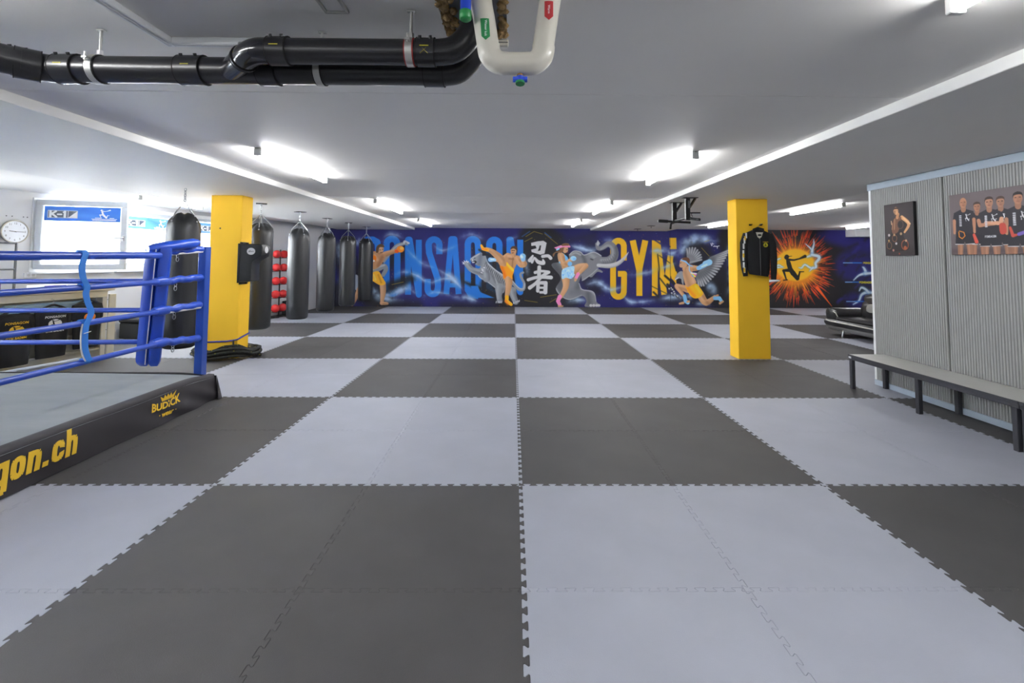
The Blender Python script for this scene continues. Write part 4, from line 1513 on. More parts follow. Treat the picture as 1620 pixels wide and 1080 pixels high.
# rope spacer strap
pt = [(0.575, 1.50), (0.548, 1.41), (0.562, 1.32), (0.602, 1.245), (0.595, 1.19), (0.615, 1.12), (0.65, 1.05), (0.64, 1.0), (0.615, 0.955), (0.606, 0.87), (0.612, 0.77), (0.635, 0.70), (0.662, 0.655)]
sp = catmull(pt, 5)
st = MB()
vs, fs = [], []
for i, (y, z) in enumerate(sp):
    off = 0.036
    for w in (-0.028, 0.028):
        vs.append((CX + off, y + w, z))
    for w in (0.028, -0.028):
        vs.append((CX + off - 0.004, y + w, z))
for i in range(len(sp) - 1):
    for k in range(4):
        fs.append((4 * i + k, 4 * i + (k + 1) % 4, 4 * i + 4 + (k + 1) % 4, 4 * i + 4 + k))
st.add(vs, fs)
strap = part('rope_spacer', st, M_STRAP, ring, 60)
for z, y, r in ((1.50, 0.575, 0.035), (1.245, 0.60, 0.027), (0.962, 0.615, 0.027), (0.655, 0.655, 0.027)):
    part('strap_loop', MB().tube([(CX, y - 0.027, z), (CX, y + 0.027, z)], r, 14), M_STRAP, strap, 60)
part('cable_tie', MB().tube([(CX + 0.042, 0.585, 0.88), (CX + 0.045, 0.645, 0.89)], 0.003, 5), M_WHITEP, strap)
part('strap_lining', MB().tube([(CX + 0.03, y - 0.03, z) for y, z in sp[40:60]], 0.006, 5), M_WHITEP, strap, 60)

# ================================================================== punch bags
def bag_rings():
    rings = []
    seg = 40
    prof = [(0.10, 0.012), (0.16, 0.0), (0.185, 0.015), (0.199, 0.05), (0.202, 0.3), (0.203, 0.8), (0.202, 1.3), (0.2, 1.55)]
    for r, z in prof:
        rings.append([(r * math.cos(a), r * math.sin(a), z) for a in [2 * math.pi * k / seg for k in range(seg)]])
    for z, r, am in ((1.60, 0.199, 0.004), (1.66, 0.193, 0.012), (1.705, 0.176, 0.024), (1.745, 0.142, 0.030), (1.785, 0.098, 0.022), (1.80, 0.05, 0.01), (1.785, 0.01, 0.0)):
        ring_ = []
        for k in range(seg):
            a = 2 * math.pi * k / seg
            w = math.cos(4 * a + 0.6)
            w2 = math.cos(9 * a + 1.0)
            rr = r + am * w * 0.5 + am * 0.35 * w2
            ring_.append((rr * math.cos(a), rr * math.sin(a), z + 0.010 * w * (1 if z > 1.7 else 0.2)))
        rings.append(ring_)
    return rings


def make_bag(label):
    root = thing('punch_bag', label, 'punch bag', (0, 0, 0), 'black hanging punch bags')
    part('bag_body', MB().loft(bag_rings()), M_BLK, root, 60)
    for k in range(4):
        a = math.pi / 2 * k - 0.15
        ca, sa = math.cos(a), math.sin(a)
        part('hanging_chain', MB().tube([(0.182 * ca, 0.182 * sa, 1.70), (0.15 * ca, 0.15 * sa, 1.79), (0.02 * ca, 0.02 * sa, 1.94)], 0.007, 6), M_STEEL, root, 60)
        part('rivet', MB().sphere((0.19 * ca, 0.19 * sa, 1.685), 0.014, 8, 5), M_STEEL, root, 60)
    ch = MB()
    for q in range(5):
        cz = 1.945 + q * 0.034
        c0, s0 = (1, 0) if q % 2 else (0, 1)
        ch.tube([(0.014 * math.cos(a) * c0, 0.014 * math.cos(a) * s0, cz + 0.024 * math.sin(a)) for a in np.linspace(0, 2 * math.pi, 11)[:-1]], 0.005, 6, True)
    part('chain', ch, M_STEEL, root, 60)
    pl = part('ceiling_plate', MB().cbox(-0.085, 0.085, -0.085, 0.085, 2.137, 2.146, 0.002), M_BLKM, root)
    part('eye_bolt', MB().cyl((0, 0, 2.1), (0, 0, 2.14), 0.016, 10), M_STEEL, pl, 60)
    return root


BAGS = [(-4.535, 3.3, 0.262, 'largest-looking black punch bag hanging between boxing ring and yellow pillar'),
        (-4.42, 5.05, 0.285, 'black punch bag just right of the left yellow pillar, behind the wall pad'),
        (-4.375, 6.45, 0.285, 'black punch bag right of the red ball rack, third of the row'),
        (-4.405, 7.95, 0.285, 'black punch bag in front of the grey wall corner, fourth of the row'),
        (-4.36, 9.25, 0.292, 'black punch bag second from the mural wall'),
        (-4.35, 10.75, 0.30, 'smallest black punch bag beside the painted orange-gloved fighter')]
b0 = make_bag(BAGS[0][3])
for k, (x, y, z, lab) in enumerate(BAGS):
    o = b0 if k == 0 else copy_tree(b0)
    o.location = (x, y, 2.43 - 2.146)
    o.rotation_euler.z = 0.5 * k
    o['label'] = lab
for q_ in list(b0.children):                 # the front bag hangs from a plain chain
    if q_.name.startswith('ceiling_plate'):
        for r_ in list(q_.children):
            bpy.data.objects.remove(r_)
        bpy.data.objects.remove(q_)
ch = MB()
for q_ in range(2):
    ch.tube([(BAGS[0][0] + 0.014 * math.cos(a) * (q_ % 2), BAGS[0][1] + 0.014 * math.cos(a) * (1 - q_ % 2), 2.375 + 0.034 * q_ + 0.022 * math.sin(a)) for a in np.linspace(0, 2 * math.pi, 11)[:-1]], 0.005, 6, True)
ORG[b0.name] = Vector(b0.location)
part('chain_link', ch, M_STEEL, b0, 60)

# ceiling plates without bags
for x, y, lab in ((3.645, 10.95, 'bare black ceiling plate nearest the mural wall, above the GYM letters'), (3.685, 9.68, 'bare black ceiling plate between mural wall and pull-up bar')):
    t = thing('ceiling_plate', lab, 'ceiling mount', (x, y, 2.37))
    part('plate', MB().cbox(x - 0.09, x + 0.09, y - 0.09, y + 0.09, 2.421, 2.4295, 0.002), M_BLKM, t)
    part('hook', MB().tube([(x, y, 2.425), (x, y, 2.40), (x + 0.015, y, 2.385), (x, y, 2.372), (x - 0.015, y, 2.382)], 0.006, 6), M_BLKM, t, 60)

# ================================================================== wall punch pad on the left pillar
pad = thing('wall_punch_pad', 'black uppercut punch pad bolted to the yellow pillar', 'punch pad', (-4.0, 3.95, 1.12))
part('back_plate', MB().cbox(-4.149, -4.12, 3.915, 4.185, 1.115, 1.70, 0.004), M_BLKM, pad)
prof = [(-4.118, 1.695), (-3.80, 1.695), (-3.745, 1.685), (-3.72, 1.65), (-3.715, 1.56), (-3.735, 1.515), (-3.86, 1.455), (-3.895, 1.425), (-3.905, 1.38), (-3.905, 1.15), (-3.93, 1.135), (-4.118, 1.13)]
rings = []
for y, k in ((3.925, 0.97), (3.937, 1.0), (4.155, 1.0), (4.167, 0.97)):
    rings.append([(-4.118 + (x + 4.118) * k * 0.82, y, 1.41 + (z - 1.41) * k) for x, z in prof])
body = part('pad_body', MB().loft(rings), M_BLK, pad, 35)


def oval(cx, cz, n=20, a=0.062, b=0.052):
    return [(cx + a * math.cos(q), cz + b * math.sin(q)) for q in np.linspace(0, 2 * math.pi, n + 1)[:-1]]


Mf = frame((-3.955, 3.9235, 1.585), (1, 0, 0), (0, 0, 1))
lf = part('logo_oval', MB().prism(oval(0, 0), 0.0012, Mf), M_WPR, body)
part('lettering', text_mb('allboro', 0.034, 0.0008, 0.0004, 0.2, 0.9, 0.9, Mf @ Matrix.Translation((0, 0, 0.0018))), M_DGREY, lf)
part('logo_oval', MB().prism(oval(0, 0, a=0.05, b=0.05), 0.0012, frame((-3.7865, 4.04, 1.61), (0, 1, 0), (0, 0, 1))), M_WPR, body)
part('logo_oval', MB().prism(oval(0, 0, a=0.05, b=0.04), 0.0012, frame((-3.862, 4.04, 1.4815), (0, 1, 0), (-0.867, 0, -0.498))), M_WPR, body)
for z in (1.71, 1.105):
    for y in (3.99, 4.13):
        part('bolt', MB().cyl((-4.149, y, z), (-4.11, y, z), 0.014, 6), M_BLKM, pad)
part('mount_rail', MB().cbox(-4.1495, -4.138, 3.97, 4.15, 1.09, 1.725, 0.002), M_BLKM, pad)

# ================================================================== battle rope heap round the left pillar foot
br = thing('battle_rope', 'coiled black battle rope heaped round the yellow pillar foot', 'rope', (-4.36, 4.05, 0))
def heap(n, ph, r0, lift):
    path = []
    for i in range(n):
        a = 2 * math.pi * i / 40 + ph
        t = i / n
        rx = 0.50 - 0.16 * abs(math.sin(t * 5.5 + ph)) - 0.03 * math.sin(a * 3 + ph)
        ry = 0.40 - 0.13 * abs(math.sin(t * 4.1 + 1 + ph)) + 0.02 * math.sin(a * 2)
        bump = 0.07 * math.exp(-((math.cos(a - math.radians(300)) - 1) / 0.16) ** 2) + 0.03 * math.exp(-((math.cos(a - math.radians(190)) - 1) / 0.1) ** 2)
        z = r0 + lift * t + bump * t + 0.008 * math.sin(a * 5)
        path.append((-4.37 + rx * math.cos(a), 4.12 + ry * math.sin(a), z))
    return path
for k, (n, ph, lift) in enumerate(((210, 0.0, 0.11), (170, 1.7, 0.09))):
    pth = heap(n, ph, 0.022 + 0.012 * k, lift)
    rad = [0.021 + 0.0035 * math.sin(i * 2.2) for i in range(n)]
    rope_ = part('rope_strand', MB().tube(pth, rad, 7), M_ROPE, br, 60)
fl = MB()
for k in range(70):
    p = heap(210, 0.0, 0.022, 0.11)[3 * k]
    fl.box(p[0] - 0.008, p[0] + 0.008, p[1] - 0.022, p[1] - 0.016, p[2] + 0.012, p[2] + 0.018)
f_ = part('yellow_fleck', fl, M_YMARK, rope_)
f_['kind'] = 'stuff'
part('rope_grip', MB().tube([(-4.78, 4.1, 0.13), (-4.73, 3.98, 0.14), (-4.60, 3.93, 0.125)], 0.027, 10), M_BLKR, br, 60)
part('rope_grip', MB().tube([(-4.02, 3.97, 0.12), (-3.96, 4.06, 0.115), (-3.93, 4.2, 0.12)], 0.027, 10), M_BLKR, br, 60)

# ================================================================== medicine ball rack and balls
RKX, RKY = -6.10, 9.12
rk = thing('ball_rack', 'black metal medicine ball rack against the grey side wall', 'rack', (RKX, RKY, 0))
def rkp(s, o, z):
    """s along the left wall from the rack centre (towards camera), o away from the wall"""
    return tuple(Vector((RKX, RKY, z)) + LD * s + LN * o)
for s in (-0.0, -0.30):
    part('upright', MB().tube([rkp(s + 0.15, -0.05, 0.0), rkp(s + 0.15, -0.05, 1.72)], 0.018, 8), M_BLKM, rk, 60)
part('foot_plate', MB().tube([rkp(-0.3, 0.12, 0.012), rkp(0.22, 0.12, 0.012)], 0.012, 6).tube([rkp(-0.15, -0.1, 0.012), rkp(-0.15, 0.2, 0.012)], 0.012, 6).tube([rkp(0.15, -0.1, 0.012), rkp(0.15, 0.2, 0.012)], 0.012, 6), M_BLKM, rk, 60)
BZ = (1.599, 1.259, 0.92, 0.583, 0.23)
pos = ['top', 'second', 'middle', 'fourth', 'bottom']
for k, z in enumerate(BZ):
    arm = MB()
    for s in (-0.15, 0.12):
        for d in (-0.06, 0.06):
            arm.tube([rkp(s + d, -0.06, z - 0.10), rkp(s + d, 0.16, z - 0.095), rkp(s + d, 0.19, z - 0.07)], 0.007, 6)
    part('ball_cradle', arm, M_BLKM, rk, 60)
    for s, w in ((-0.15, 'right'), (0.12, 'left')):
        cpos = rkp(s, 0.06, z)
        mb = MB()
        mb.sphere((0, 0, 0), 0.102, 18, 12)
        mb.v = [(x, y, zz) for x, y, zz in mb.v]
        o = thing('medicine_ball', '%s red medicine ball in the %s column of the rack' % (pos[k], w), 'ball', cpos, 'red medicine balls on the rack')
        mb.v = [tuple(Vector(v) + Vector(cpos)) for v in mb.v]
        part('ball_shell', mb, M_RED, o, 60)
        part('seam', MB().tube([tuple(Vector(cpos) + Vector((0.1015 * math.cos(a), 0.1015 * math.sin(a) * 0.5, 0.1015 * math.sin(a) * 0.866))) for a in np.linspace(0, 2 * math.pi, 25)[:-1]], 0.0025, 5, True), M_RED, o, 60)
single('plyo_box', MB().cbox(-6.2, -5.92, 9.62, 9.95, 0, 0.36, 0.01), M_BLKR, 'small black box on the floor behind the ball rack', 'box')
# blue band hanging on the grey wall
bnd = thing('resistance_band', 'blue resistance bands hanging on the grey wall behind a punch bag', 'exercise band', LW(1.55, 0.03, 0.6))
part('hook', MB().cyl(LW(1.55, 0.0, 1.92), LW(1.55, 0.06, 1.93), 0.008, 8), M_BLKM, bnd, 60)
for k, rgb in enumerate(((30, 50, 130), (26, 40, 96))):
    mb = MB().tube([LW(1.52 + 0.02 * k, 0.035, 1.91), LW(1.48 + 0.02 * k, 0.03, 1.4), LW(1.46 + 0.03 * k, 0.035, 0.72 + 0.1 * k), LW(1.56 + 0.03 * k, 0.035, 0.66 + 0.1 * k), LW(1.6, 0.03, 1.3), LW(1.57, 0.035, 1.91)], 0.014, 6, flat=(1, 0.5))
    part('band_loop', mb, mat('band_blue', rgb, 0.6), bnd, 60)
part('band_handle', MB().tube([LW(1.44, 0.04, 0.62), LW(1.62, 0.04, 0.60)], 0.024, 8), mat('band_handle', (24, 60, 170), 0.6), bnd, 60)

# ================================================================== left wall fittings: clock, socket, tube frame
CS, CZ = 8.10, 1.866
clk = thing('wall_clock', 'round white wall clock with steel rim on the grey wall', 'clock', LW(CS, 0, CZ - 0.17))
Mc = frame(LW(CS, 0, CZ), -LD, (0, 0, 1))
dsk = lambda r, h0, h1, n=36: MB().loft([[tuple(Mc @ Vector((r * math.cos(a), r * math.sin(a), h))) for a in np.linspace(0, 2 * math.pi, n + 1)[:-1]] for h in (h0, h1)])
part('clock_body', dsk(0.172, 0.0, 0.03), M_STEEL, clk, 40)
part('rim', MB().tube([tuple(Mc @ Vector((0.168 * math.cos(a), 0.168 * math.sin(a), 0.034))) for a in np.linspace(0, 2 * math.pi, 41)[:-1]], 0.01, 8, True), mat('clock_rim', (176, 172, 160), 0.35, 0.6), clk, 60)
face = part('dial', dsk(0.158, 0.03, 0.032), mat('clock_dial', (226, 230, 236), 0.3), clk)
for h in range(12):
    a = math.pi / 2 - 2 * math.pi * (h + 1) / 12
    part('numeral', text_mb(str(h + 1), 0.04, 0.0006, 0.0003, M=Mc @ Matrix.Translation((0.125 * math.cos(a), 0.125 * math.sin(a), 0.0326))), M_DGREY, face)
for L, w, a in ((0.075, 0.005, math.radians(90 - 278)), (0.115, 0.0035, math.radians(90 - 90))):
    R_ = Mc @ Matrix.Rotation(a, 4, 'Z')
    part('hand', MB().cbox(-0.02, L, -w, w, 0.0335, 0.035, 0.0005, R_), M_BLKM, face)
part('hub', MB().cyl(tuple(Mc @ Vector((0, 0, 0.033))), tuple(Mc @ Vector((0, 0, 0.037))), 0.007, 10), M_BLKM, face)
hol = MB()
for s in (8.20, 8.13, 7.99, 7.94):
    t = thing('wall_anchor', {8.20: 'leftmost empty screw anchor on the grey wall above the clock', 8.13: 'second empty screw anchor from the left above the clock', 7.99: 'third empty screw anchor from the left above the clock', 7.94: 'rightmost empty screw anchor above the clock'}[s], 'screw anchor', LW(s, 0, 2.10), 'screw anchors above the clock')
    part('anchor_rim', MB().cyl(LW(s, 0, 2.10), LW(s, 0.004, 2.10), 0.009, 8), M_DGREY, t)
sk = thing('wall_socket', 'white power socket under the open window', 'socket', LW(7.86, 0, 1.17))
b_ = MB(); lbox(b_, 7.80, 7.95, 0.0, 0.045, 1.165, 1.24, 0.006)
part('socket_box', b_, M_WPVC, sk)
for s in (7.845, 7.905):
    q = MB().cyl(LW(s, 0.044, 1.203), LW(s, 0.048, 1.203), 0.022, 14)
    part('socket_outlet', q, M_WALLG, sk, 40)
tf = thing('tube_frame', 'dark grey metal tube frame standing beside the clock', 'metal frame', LW(8.35, 0.16, 0))
for s in (8.14, 8.62):
    part('upright', MB().tube([LW(s, 0.14, 0), LW(s, 0.14, 1.70)], 0.016, 8), M_DGREY, tf, 60)
for z in (1.69, 1.30, 0.9, 0.5):
    part('rung', MB().tube([LW(8.14, 0.14, z), LW(8.62, 0.14, z)], 0.013, 8), M_DGREY, tf, 60)

# ================================================================== beige shelf unit with shirts
SO = 1.45        # its face stands this far in from the wall
su = thing('shelf_unit', 'beige metal shelf unit behind the ring with shirts hung on it', 'shelf', LW(8.6, SO - 0.2, 0))
f = MB(); lbox(f, 7.80, 9.75, SO - 0.16, SO - 0.14, 0.03, 0.98, 0.003)
part('back_panel', f, M_BEIGE, su)
for s in (7.80, 9.72):
    f = MB(); lbox(f, s - 0.02, s + 0.05, SO - 0.42, SO - 0.02, 0.0, 1.0, 0.006)
    part('side_panel', f, M_BEIGE, su)
f = MB(); lbox(f, 7.70, 9.85, SO - 0.46, SO + 0.02, 0.985, 1.03, 0.006)
part('top_panel', f, M_BEIGE, su)
f = MB(); lbox(f, 7.78, 9.75, SO - 0.04, SO - 0.015, 0.89, 0.985, 0.004)
part('front_rail', f, M_BEIGE, su)
for z in (0.12, 0.36, 0.60):
    f = MB(); lbox(f, 7.83, 9.70, SO - 0.139, SO - 0.04, z, z + 0.025, 0.004)
    part('shelf_board', f, M_BEIGE, su)
f = MB(); lbox(f, 7.66, 7.765, SO - 0.03, SO - 0.005, 0.0, 0.93, 0.004)
part('corner_upright', f, M_BEIGE, su)
for z in np.linspace(0.1, 0.85, 6):
    part('screw', MB().cyl(LW(7.79, SO - 0.006, z), LW(7.79, SO - 0.003, z), 0.006, 8), M_DGREY, su)
f = MB(); lbox(f, 7.95, 9.0, SO - 0.132, SO - 0.06, 0.626, 0.86, 0.02)
single('folded_towels', f, mat('pale_blue_cloth', (150, 176, 196), 0.9, var=0.1, scale=8), 'pale blue folded cloth lying on the upper shelf behind the shirts', 'cloth')


def shirt(s, zt, rgbm, label, hlabel, size=1.0):
    z0 = zt
    hg = thing('clothes_hanger', hlabel, 'hanger', LW(s, SO + 0.03, z0 - 0.06), 'black hangers on the shelf unit')
    P = lambda a, z, o=0.03: LW(s - a, SO + o, z0 + z)
    part('hanger_arm', MB().tube([P(-0.19, -0.075), P(-0.1, -0.03), P(-0.02, 0.0), P(0.02, 0.0), P(0.1, -0.03), P(0.19, -0.075)], [0.012, 0.013, 0.014, 0.014, 0.013, 0.012], 8), M_BLKR, hg, 60)
    part('hook', MB().tube([P(0, 0.0), P(0, 0.045), P(0.015, 0.065), P(0.0, 0.082, 0.01), P(-0.01, 0.075, 0.0)], 0.003, 6), M_STEEL, hg, 60)
    t = thing('t_shirt', label, 't-shirt', LW(s, SO + 0.03, z0 - 0.82 * size), 'black club t-shirts on hangers')
    rings = []
    prof = [(-0.03, 0.09, 0.012), (-0.06, 0.17, 0.022), (-0.09, 0.215, 0.03), (-0.15, 0.225, 0.035), (-0.25, 0.215, 0.04), (-0.45, 0.21, 0.042), (-0.65, 0.20, 0.045), (-0.76, 0.19, 0.045), (-0.775, 0.188, 0.044)]
    for z, w, d in prof:
        ring_ = []
        for k in range(28):
            a = 2 * math.pi * k / 28
            ca, sa = math.cos(a), math.sin(a)
            fold = 0.006 * math.sin(7 * a + 2.0) * min(1, -z / 0.4)
            nk = 0.03 * math.exp(-(ca * w / 0.07) ** 2) if z > -0.1 else 0
            ring_.append(P(ca * w * size, (z - nk) * size, 0.035 + (d + fold) * (sa if abs(sa) > 0.2 else sa)))
        rings.append(ring_)
    tb = part('torso', MB().loft(rings), M_COT, t, 60)
    for q in (-1, 1):
        sl = []
        for u, (ax, z, w, d) in enumerate(((0.165, -0.10, 0.075, 0.03), (0.19, -0.18, 0.07, 0.032), (0.20, -0.29, 0.06, 0.03), (0.202, -0.31, 0.058, 0.028))):
            sl.append([P(q * (ax + w * math.cos(a) * 0.75) * size, (z + w * math.cos(a) * 0.45 * (1 if u < 3 else 0.6)) * size, 0.03 + d * math.sin(a)) for a in [2 * math.pi * k / 14 for k in range(14)]])
        part('sleeve', MB().loft(sl), M_COT, t, 60)
    Ms = frame(P(0, 0, 0.084), tuple(-LD), (0, 0, 1))
    tr = lambda x, z, d=0.0: Ms @ Matrix.Translation((x * size, z * size, d))
    part('lettering', text_mb('PONSAGON', 0.047 * size, 0.001, 0.0010, 0.12, 1.0, 1.05, tr(0, -0.175)), rgbm, tb)
    dk = part('emblem', MB().prism(oval(0, 0, 24, 0.088 * size, 0.066 * size), 0.001, tr(0, -0.275)), rgbm, tb)
    fig = MB()
    for pts, w in RUNNER:
        for (a, b), (wa, wb) in zip(zip(pts[:-1], pts[1:]), zip(w[:-1], w[1:])):
            q0, q1 = Vector(((a[0] - 150) * 0.00036, (165 - a[1]) * 0.00036, 0)), Vector(((b[0] - 150) * 0.00036, (165 - b[1]) * 0.00036, 0))
            dvec = (q1 - q0).normalized()
            nv = Vector((-dvec.y, dvec.x, 0))
            wa_, wb_ = wa * 0.00017, wb * 0.00017
            quad = [q0 + nv * wa_ - dvec * wa_ * .6, q1 + nv * wb_ + dvec * wb_ * .6, q1 - nv * wb_ + dvec * wb_ * .6, q0 - nv * wa_ - dvec * wa_ * .6]
            fig.prism([(p.x * size, p.y * size) for p in quad], 0.001, tr(0, -0.275, 0.0012))
    part('emblem_figure', fig, M_COT, dk)
    part('lettering', text_mb('GYM BADEN', 0.041 * size, 0.001, 0.0008, 0.12, 1.0, 1.05, tr(0, -0.385)), rgbm, tb)
    return t


shirt(8.94, 0.80, M_GOLD, 'black t-shirt with yellow PONSAGON print, leftmost on the shelf unit', 'black hanger of the yellow-print shirt, leftmost', 0.9)
shirt(8.52, 0.835, M_WPR, 'black t-shirt with white PONSAGON print, middle of the three', 'black hanger of the white-print shirt, middle', 0.9)
shirt(8.09, 0.87, M_OR, 'black t-shirt with orange PONSAGON print, rightmost on the shelf unit', 'black hanger of the orange-print shirt, rightmost', 0.88)
# things on top of the unit
f = MB(); lbox(f, 9.05, 9.35, SO - 0.3, SO - 0.1, 1.031, 1.15, 0.004)
bx = thing('carton', 'small beige and purple carton on the shelf unit', 'box', LW(9.2, SO - 0.2, 1.031))
part('carton_body', f, mat('carton', (214, 196, 172), 0.7), bx)
f = MB(); lbox(f, 9.02, 9.10, SO - 0.305, SO - 0.095, 1.031, 1.152, 0.003)
part('printed_end', f, mat('purple_print', (104, 52, 140), 0.6), bx)
f = MB(); lbox(f, 8.32, 8.62, SO - 0.3, SO - 0.02, 1.031, 1.10, 0.003)
bx = thing('flyer_box', 'white box with violet print on the shelf unit', 'box', LW(8.47, SO - 0.16, 1.031))
part('box_body', f, M_WPVC, bx)
f = MB(); lbox(f, 8.34, 8.60, SO - 0.021, SO - 0.018, 1.05, 1.095)
part('printed_band', f, mat('violet_print', (72, 60, 190), 0.6), bx)

# long black padded chest along the left wall
ch = thing('padded_bench', 'low black vinyl padded chest along the wall beyond the ring', 'bench', LW(5.6, 0.45, 0))
f = MB(); lbox(f, 4.5, 6.55, 0.12, 0.70, 0.02, 0.30, 0.012)
part('chest_body', f, M_BLKR, ch)
f = MB(); lbox(f, 4.48, 6.57, 0.10, 0.72, 0.30, 0.40, 0.03)
part('cushion', f, M_BLK, ch)

# ================================================================== jacket on the right pillar
jk = thing('jacket', 'black zip-up club jacket with yellow emblem hanging on the yellow pillar', 'jacket', (3.64, 3.97, 1.2))
JX, JY = 3.645, 3.965
rings = []
for z, w, d, sh in ((1.945, 0.085, 0.035, 0), (1.925, 0.13, 0.042, 0), (1.90, 0.19, 0.05, 0), (1.86, 0.215, 0.055, 0), (1.75, 0.205, 0.06, 0), (1.55, 0.185, 0.06, 0), (1.38, 0.175, 0.06, 0.004), (1.31, 0.16, 0.055, 0.008), (1.262, 0.14, 0.05, 0.008)):
    rings.append([(JX + sh + w * math.cos(a), JY + 0.01 + (d + 0.006 * math.sin(6 * a + z * 9)) * math.sin(a), z - 0.02 * math.cos(a) * (1 if z < 1.4 else 0)) for a in [2 * math.pi * k / 28 for k in range(28)]])
jb = part('torso', MB().loft(rings), M_COT, jk, 60)
def sleeve(pts, rad, name='sleeve'):
    return part(name, MB().tube(pts, rad, 14, flat=(1, 0.62)), M_COT, jk, 60)
sl1 = sleeve([(3.475, 3.965, 1.885), (3.43, 3.96, 1.75), (3.415, 3.955, 1.55), (3.425, 3.95, 1.36), (3.438, 3.95, 1.25)], [0.055, 0.06, 0.055, 0.048, 0.034])
sl2 = sleeve([(3.815, 3.965, 1.885), (3.86, 3.96, 1.74), (3.875, 3.955, 1.52), (3.868, 3.95, 1.32), (3.862, 3.95, 1.20)], [0.055, 0.06, 0.052, 0.046, 0.038])
stp = MB()
for k, (z, x) in enumerate(((1.86, 3.425), (1.78, 3.397), (1.70, 3.382), (1.60, 3.376), (1.52, 3.374), (1.42, 3.38), (1.34, 3.39))):
    stp.cbox(x - 0.012 + 0.02, x + 0.012 + 0.02, 3.912, 3.918, z - 0.04, z + 0.04, 0.001)
part('sleeve_stripe', stp, M_WPR, sl1, None, 'white stripe with yellow lettering')
for z in (1.82, 1.56, 1.34):
    x = 3.425 if z > 1.8 else (3.395 if z < 1.6 and z > 1.4 else 3.405)
    part('stripe_mark', MB().cbox(x - 0.012, x + 0.012, 3.908, 3.911, z - 0.03, z + 0.03, 0.0005), M_GOLD, sl1)
part('collar', MB().tube([(3.56, 3.955, 1.90), (3.58, 3.94, 1.95), (3.645, 3.975, 1.972), (3.71, 3.94, 1.95), (3.72, 3.955, 1.90)], [0.02, 0.024, 0.024, 0.024, 0.02], 8), M_COT, jk, 60)
part('lining', MB().prism([(-0.055, 0.02), (0.055, 0.02), (0.03, -0.05), (0, -0.075), (-0.03, -0.05)], 0.003, frame((3.645, 3.915, 1.89), (1, 0, 0), (0, 0, 1))), mat('lining', (196, 194, 180), 0.8), jk)
part('lining_print', MB().prism(oval(0, 0, 14, 0.03, 0.014), 0.002, frame((3.645, 3.911, 1.868), (1, 0, 0), (0, 0, 1))), M_COT, jk)
part('zip', MB().cbox(3.6445, 3.6475, 3.898, 3.911, 1.27, 1.82, 0.001), M_DGREY, jk)
em = part('emblem', MB().prism(oval(0, 0, 20, 0.042, 0.034), 0.0015, frame((3.735, 3.916, 1.72), (0.96, 0.28, 0), (0, 0, 1))), mat('emblem_yellow', (206, 200, 40), 0.7), jk)
part('emblem_figure', MB().prism([(-0.006, 0.024), (0.006, 0.02), (0.004, 0.004), (0.022, -0.014), (0.012, -0.018), (0, -0.006), (-0.012, -0.022), (-0.02, -0.016), (-0.008, 0.002)], 0.001, frame((3.735, 3.9135, 1.72), (0.96, 0.28, 0), (0, 0, 1))), M_COT, em)
part('emblem_lettering', text_mb('PONSAGON', 0.018, 0.0006, 0.0005, 0.1, 1, 1, frame((3.735, 3.915, 1.764), (0.96, 0.28, 0), (0, 0, 1))), M_GOLD, em)
hj = thing('clothes_hanger', 'dark hanger inside the jacket on the right pillar', 'hanger', (3.66, 3.965, 1.93))
part('hook', MB().tube([(3.655, 3.965, 1.955), (3.655, 3.965, 2.0), (3.675, 3.968, 2.02), (3.69, 3.97, 2.035), (3.715, 3.985, 2.045), (3.73, 3.99, 2.042)], 0.004, 6), M_STEEL, hj, 60)
part('hanger_arm', MB().tube([(3.5, 3.975, 1.885), (3.6, 3.975, 1.935), (3.655, 3.975, 1.955), (3.71, 3.975, 1.935), (3.79, 3.975, 1.885)], 0.01, 8), M_BLKR, hj, 60)

# ================================================================== pull-up bar on the right soffit
pu = thing('pull_up_bar', 'black ceiling-mounted pull-up bar under the right soffit', 'pull-up bar', (2.6, 4.2, 2.05))
for y in (3.93, 4.52):
    part('mount_plate', MB().cbox(2.50, 2.72, y - 0.05, y + 0.05, 2.42, 2.4295, 0.002), M_BLKM, pu)
    up = part('upright', MB().cbox(2.535, 2.605, y - 0.025, y + 0.025, 2.09, 2.422, 0.004), M_BLKM, pu)
    part('brace', MB().tube([(2.60, y, 2.28), (2.69, y, 2.42)], 0.02, 4), M_BLKM, pu)
part('logo_plate', MB().cbox(2.57, 2.605, 3.9035, 3.905, 2.27, 2.38, 0.0005), M_DGREY, pu)
part('cross_bar', MB().cyl((2.575, 3.90, 2.125), (2.575, 4.55, 2.125), 0.02, 10), M_BLKM, pu, 60)
part('long_bar', MB().cyl((2.30, 4.52, 2.125), (2.83, 4.52, 2.10), 0.019, 10), M_BLKM, pu, 60)
part('long_bar', MB().cyl((2.555, 3.93, 2.12), (2.76, 3.93, 2.095), 0.019, 10), M_BLKM, pu, 60)
part('angled_grip', MB().tube([(2.56, 4.5, 2.10), (2.48, 4.42, 2.07), (2.45, 4.36, 1.99)], 0.018, 10), M_BLKM, pu, 60)
part('angled_grip', MB().tube([(2.60, 3.93, 2.12), (2.66, 3.88, 2.10), (2.70, 3.80, 2.09)], 0.018, 10), M_BLKM, pu, 60)
part('foam_grip', MB().cyl((2.32, 4.522, 2.124), (2.46, 4.522, 2.117), 0.026, 12), M_BLKR, pu, 60)
part('side_peg', MB().tube([(2.60, 3.95, 2.20), (2.78, 3.98, 2.205)], 0.01, 8).tube([(2.64, 3.957, 2.20), (2.64, 3.957, 2.16), (2.66, 3.96, 2.15)], 0.006, 6), M_BLKM, pu, 60)

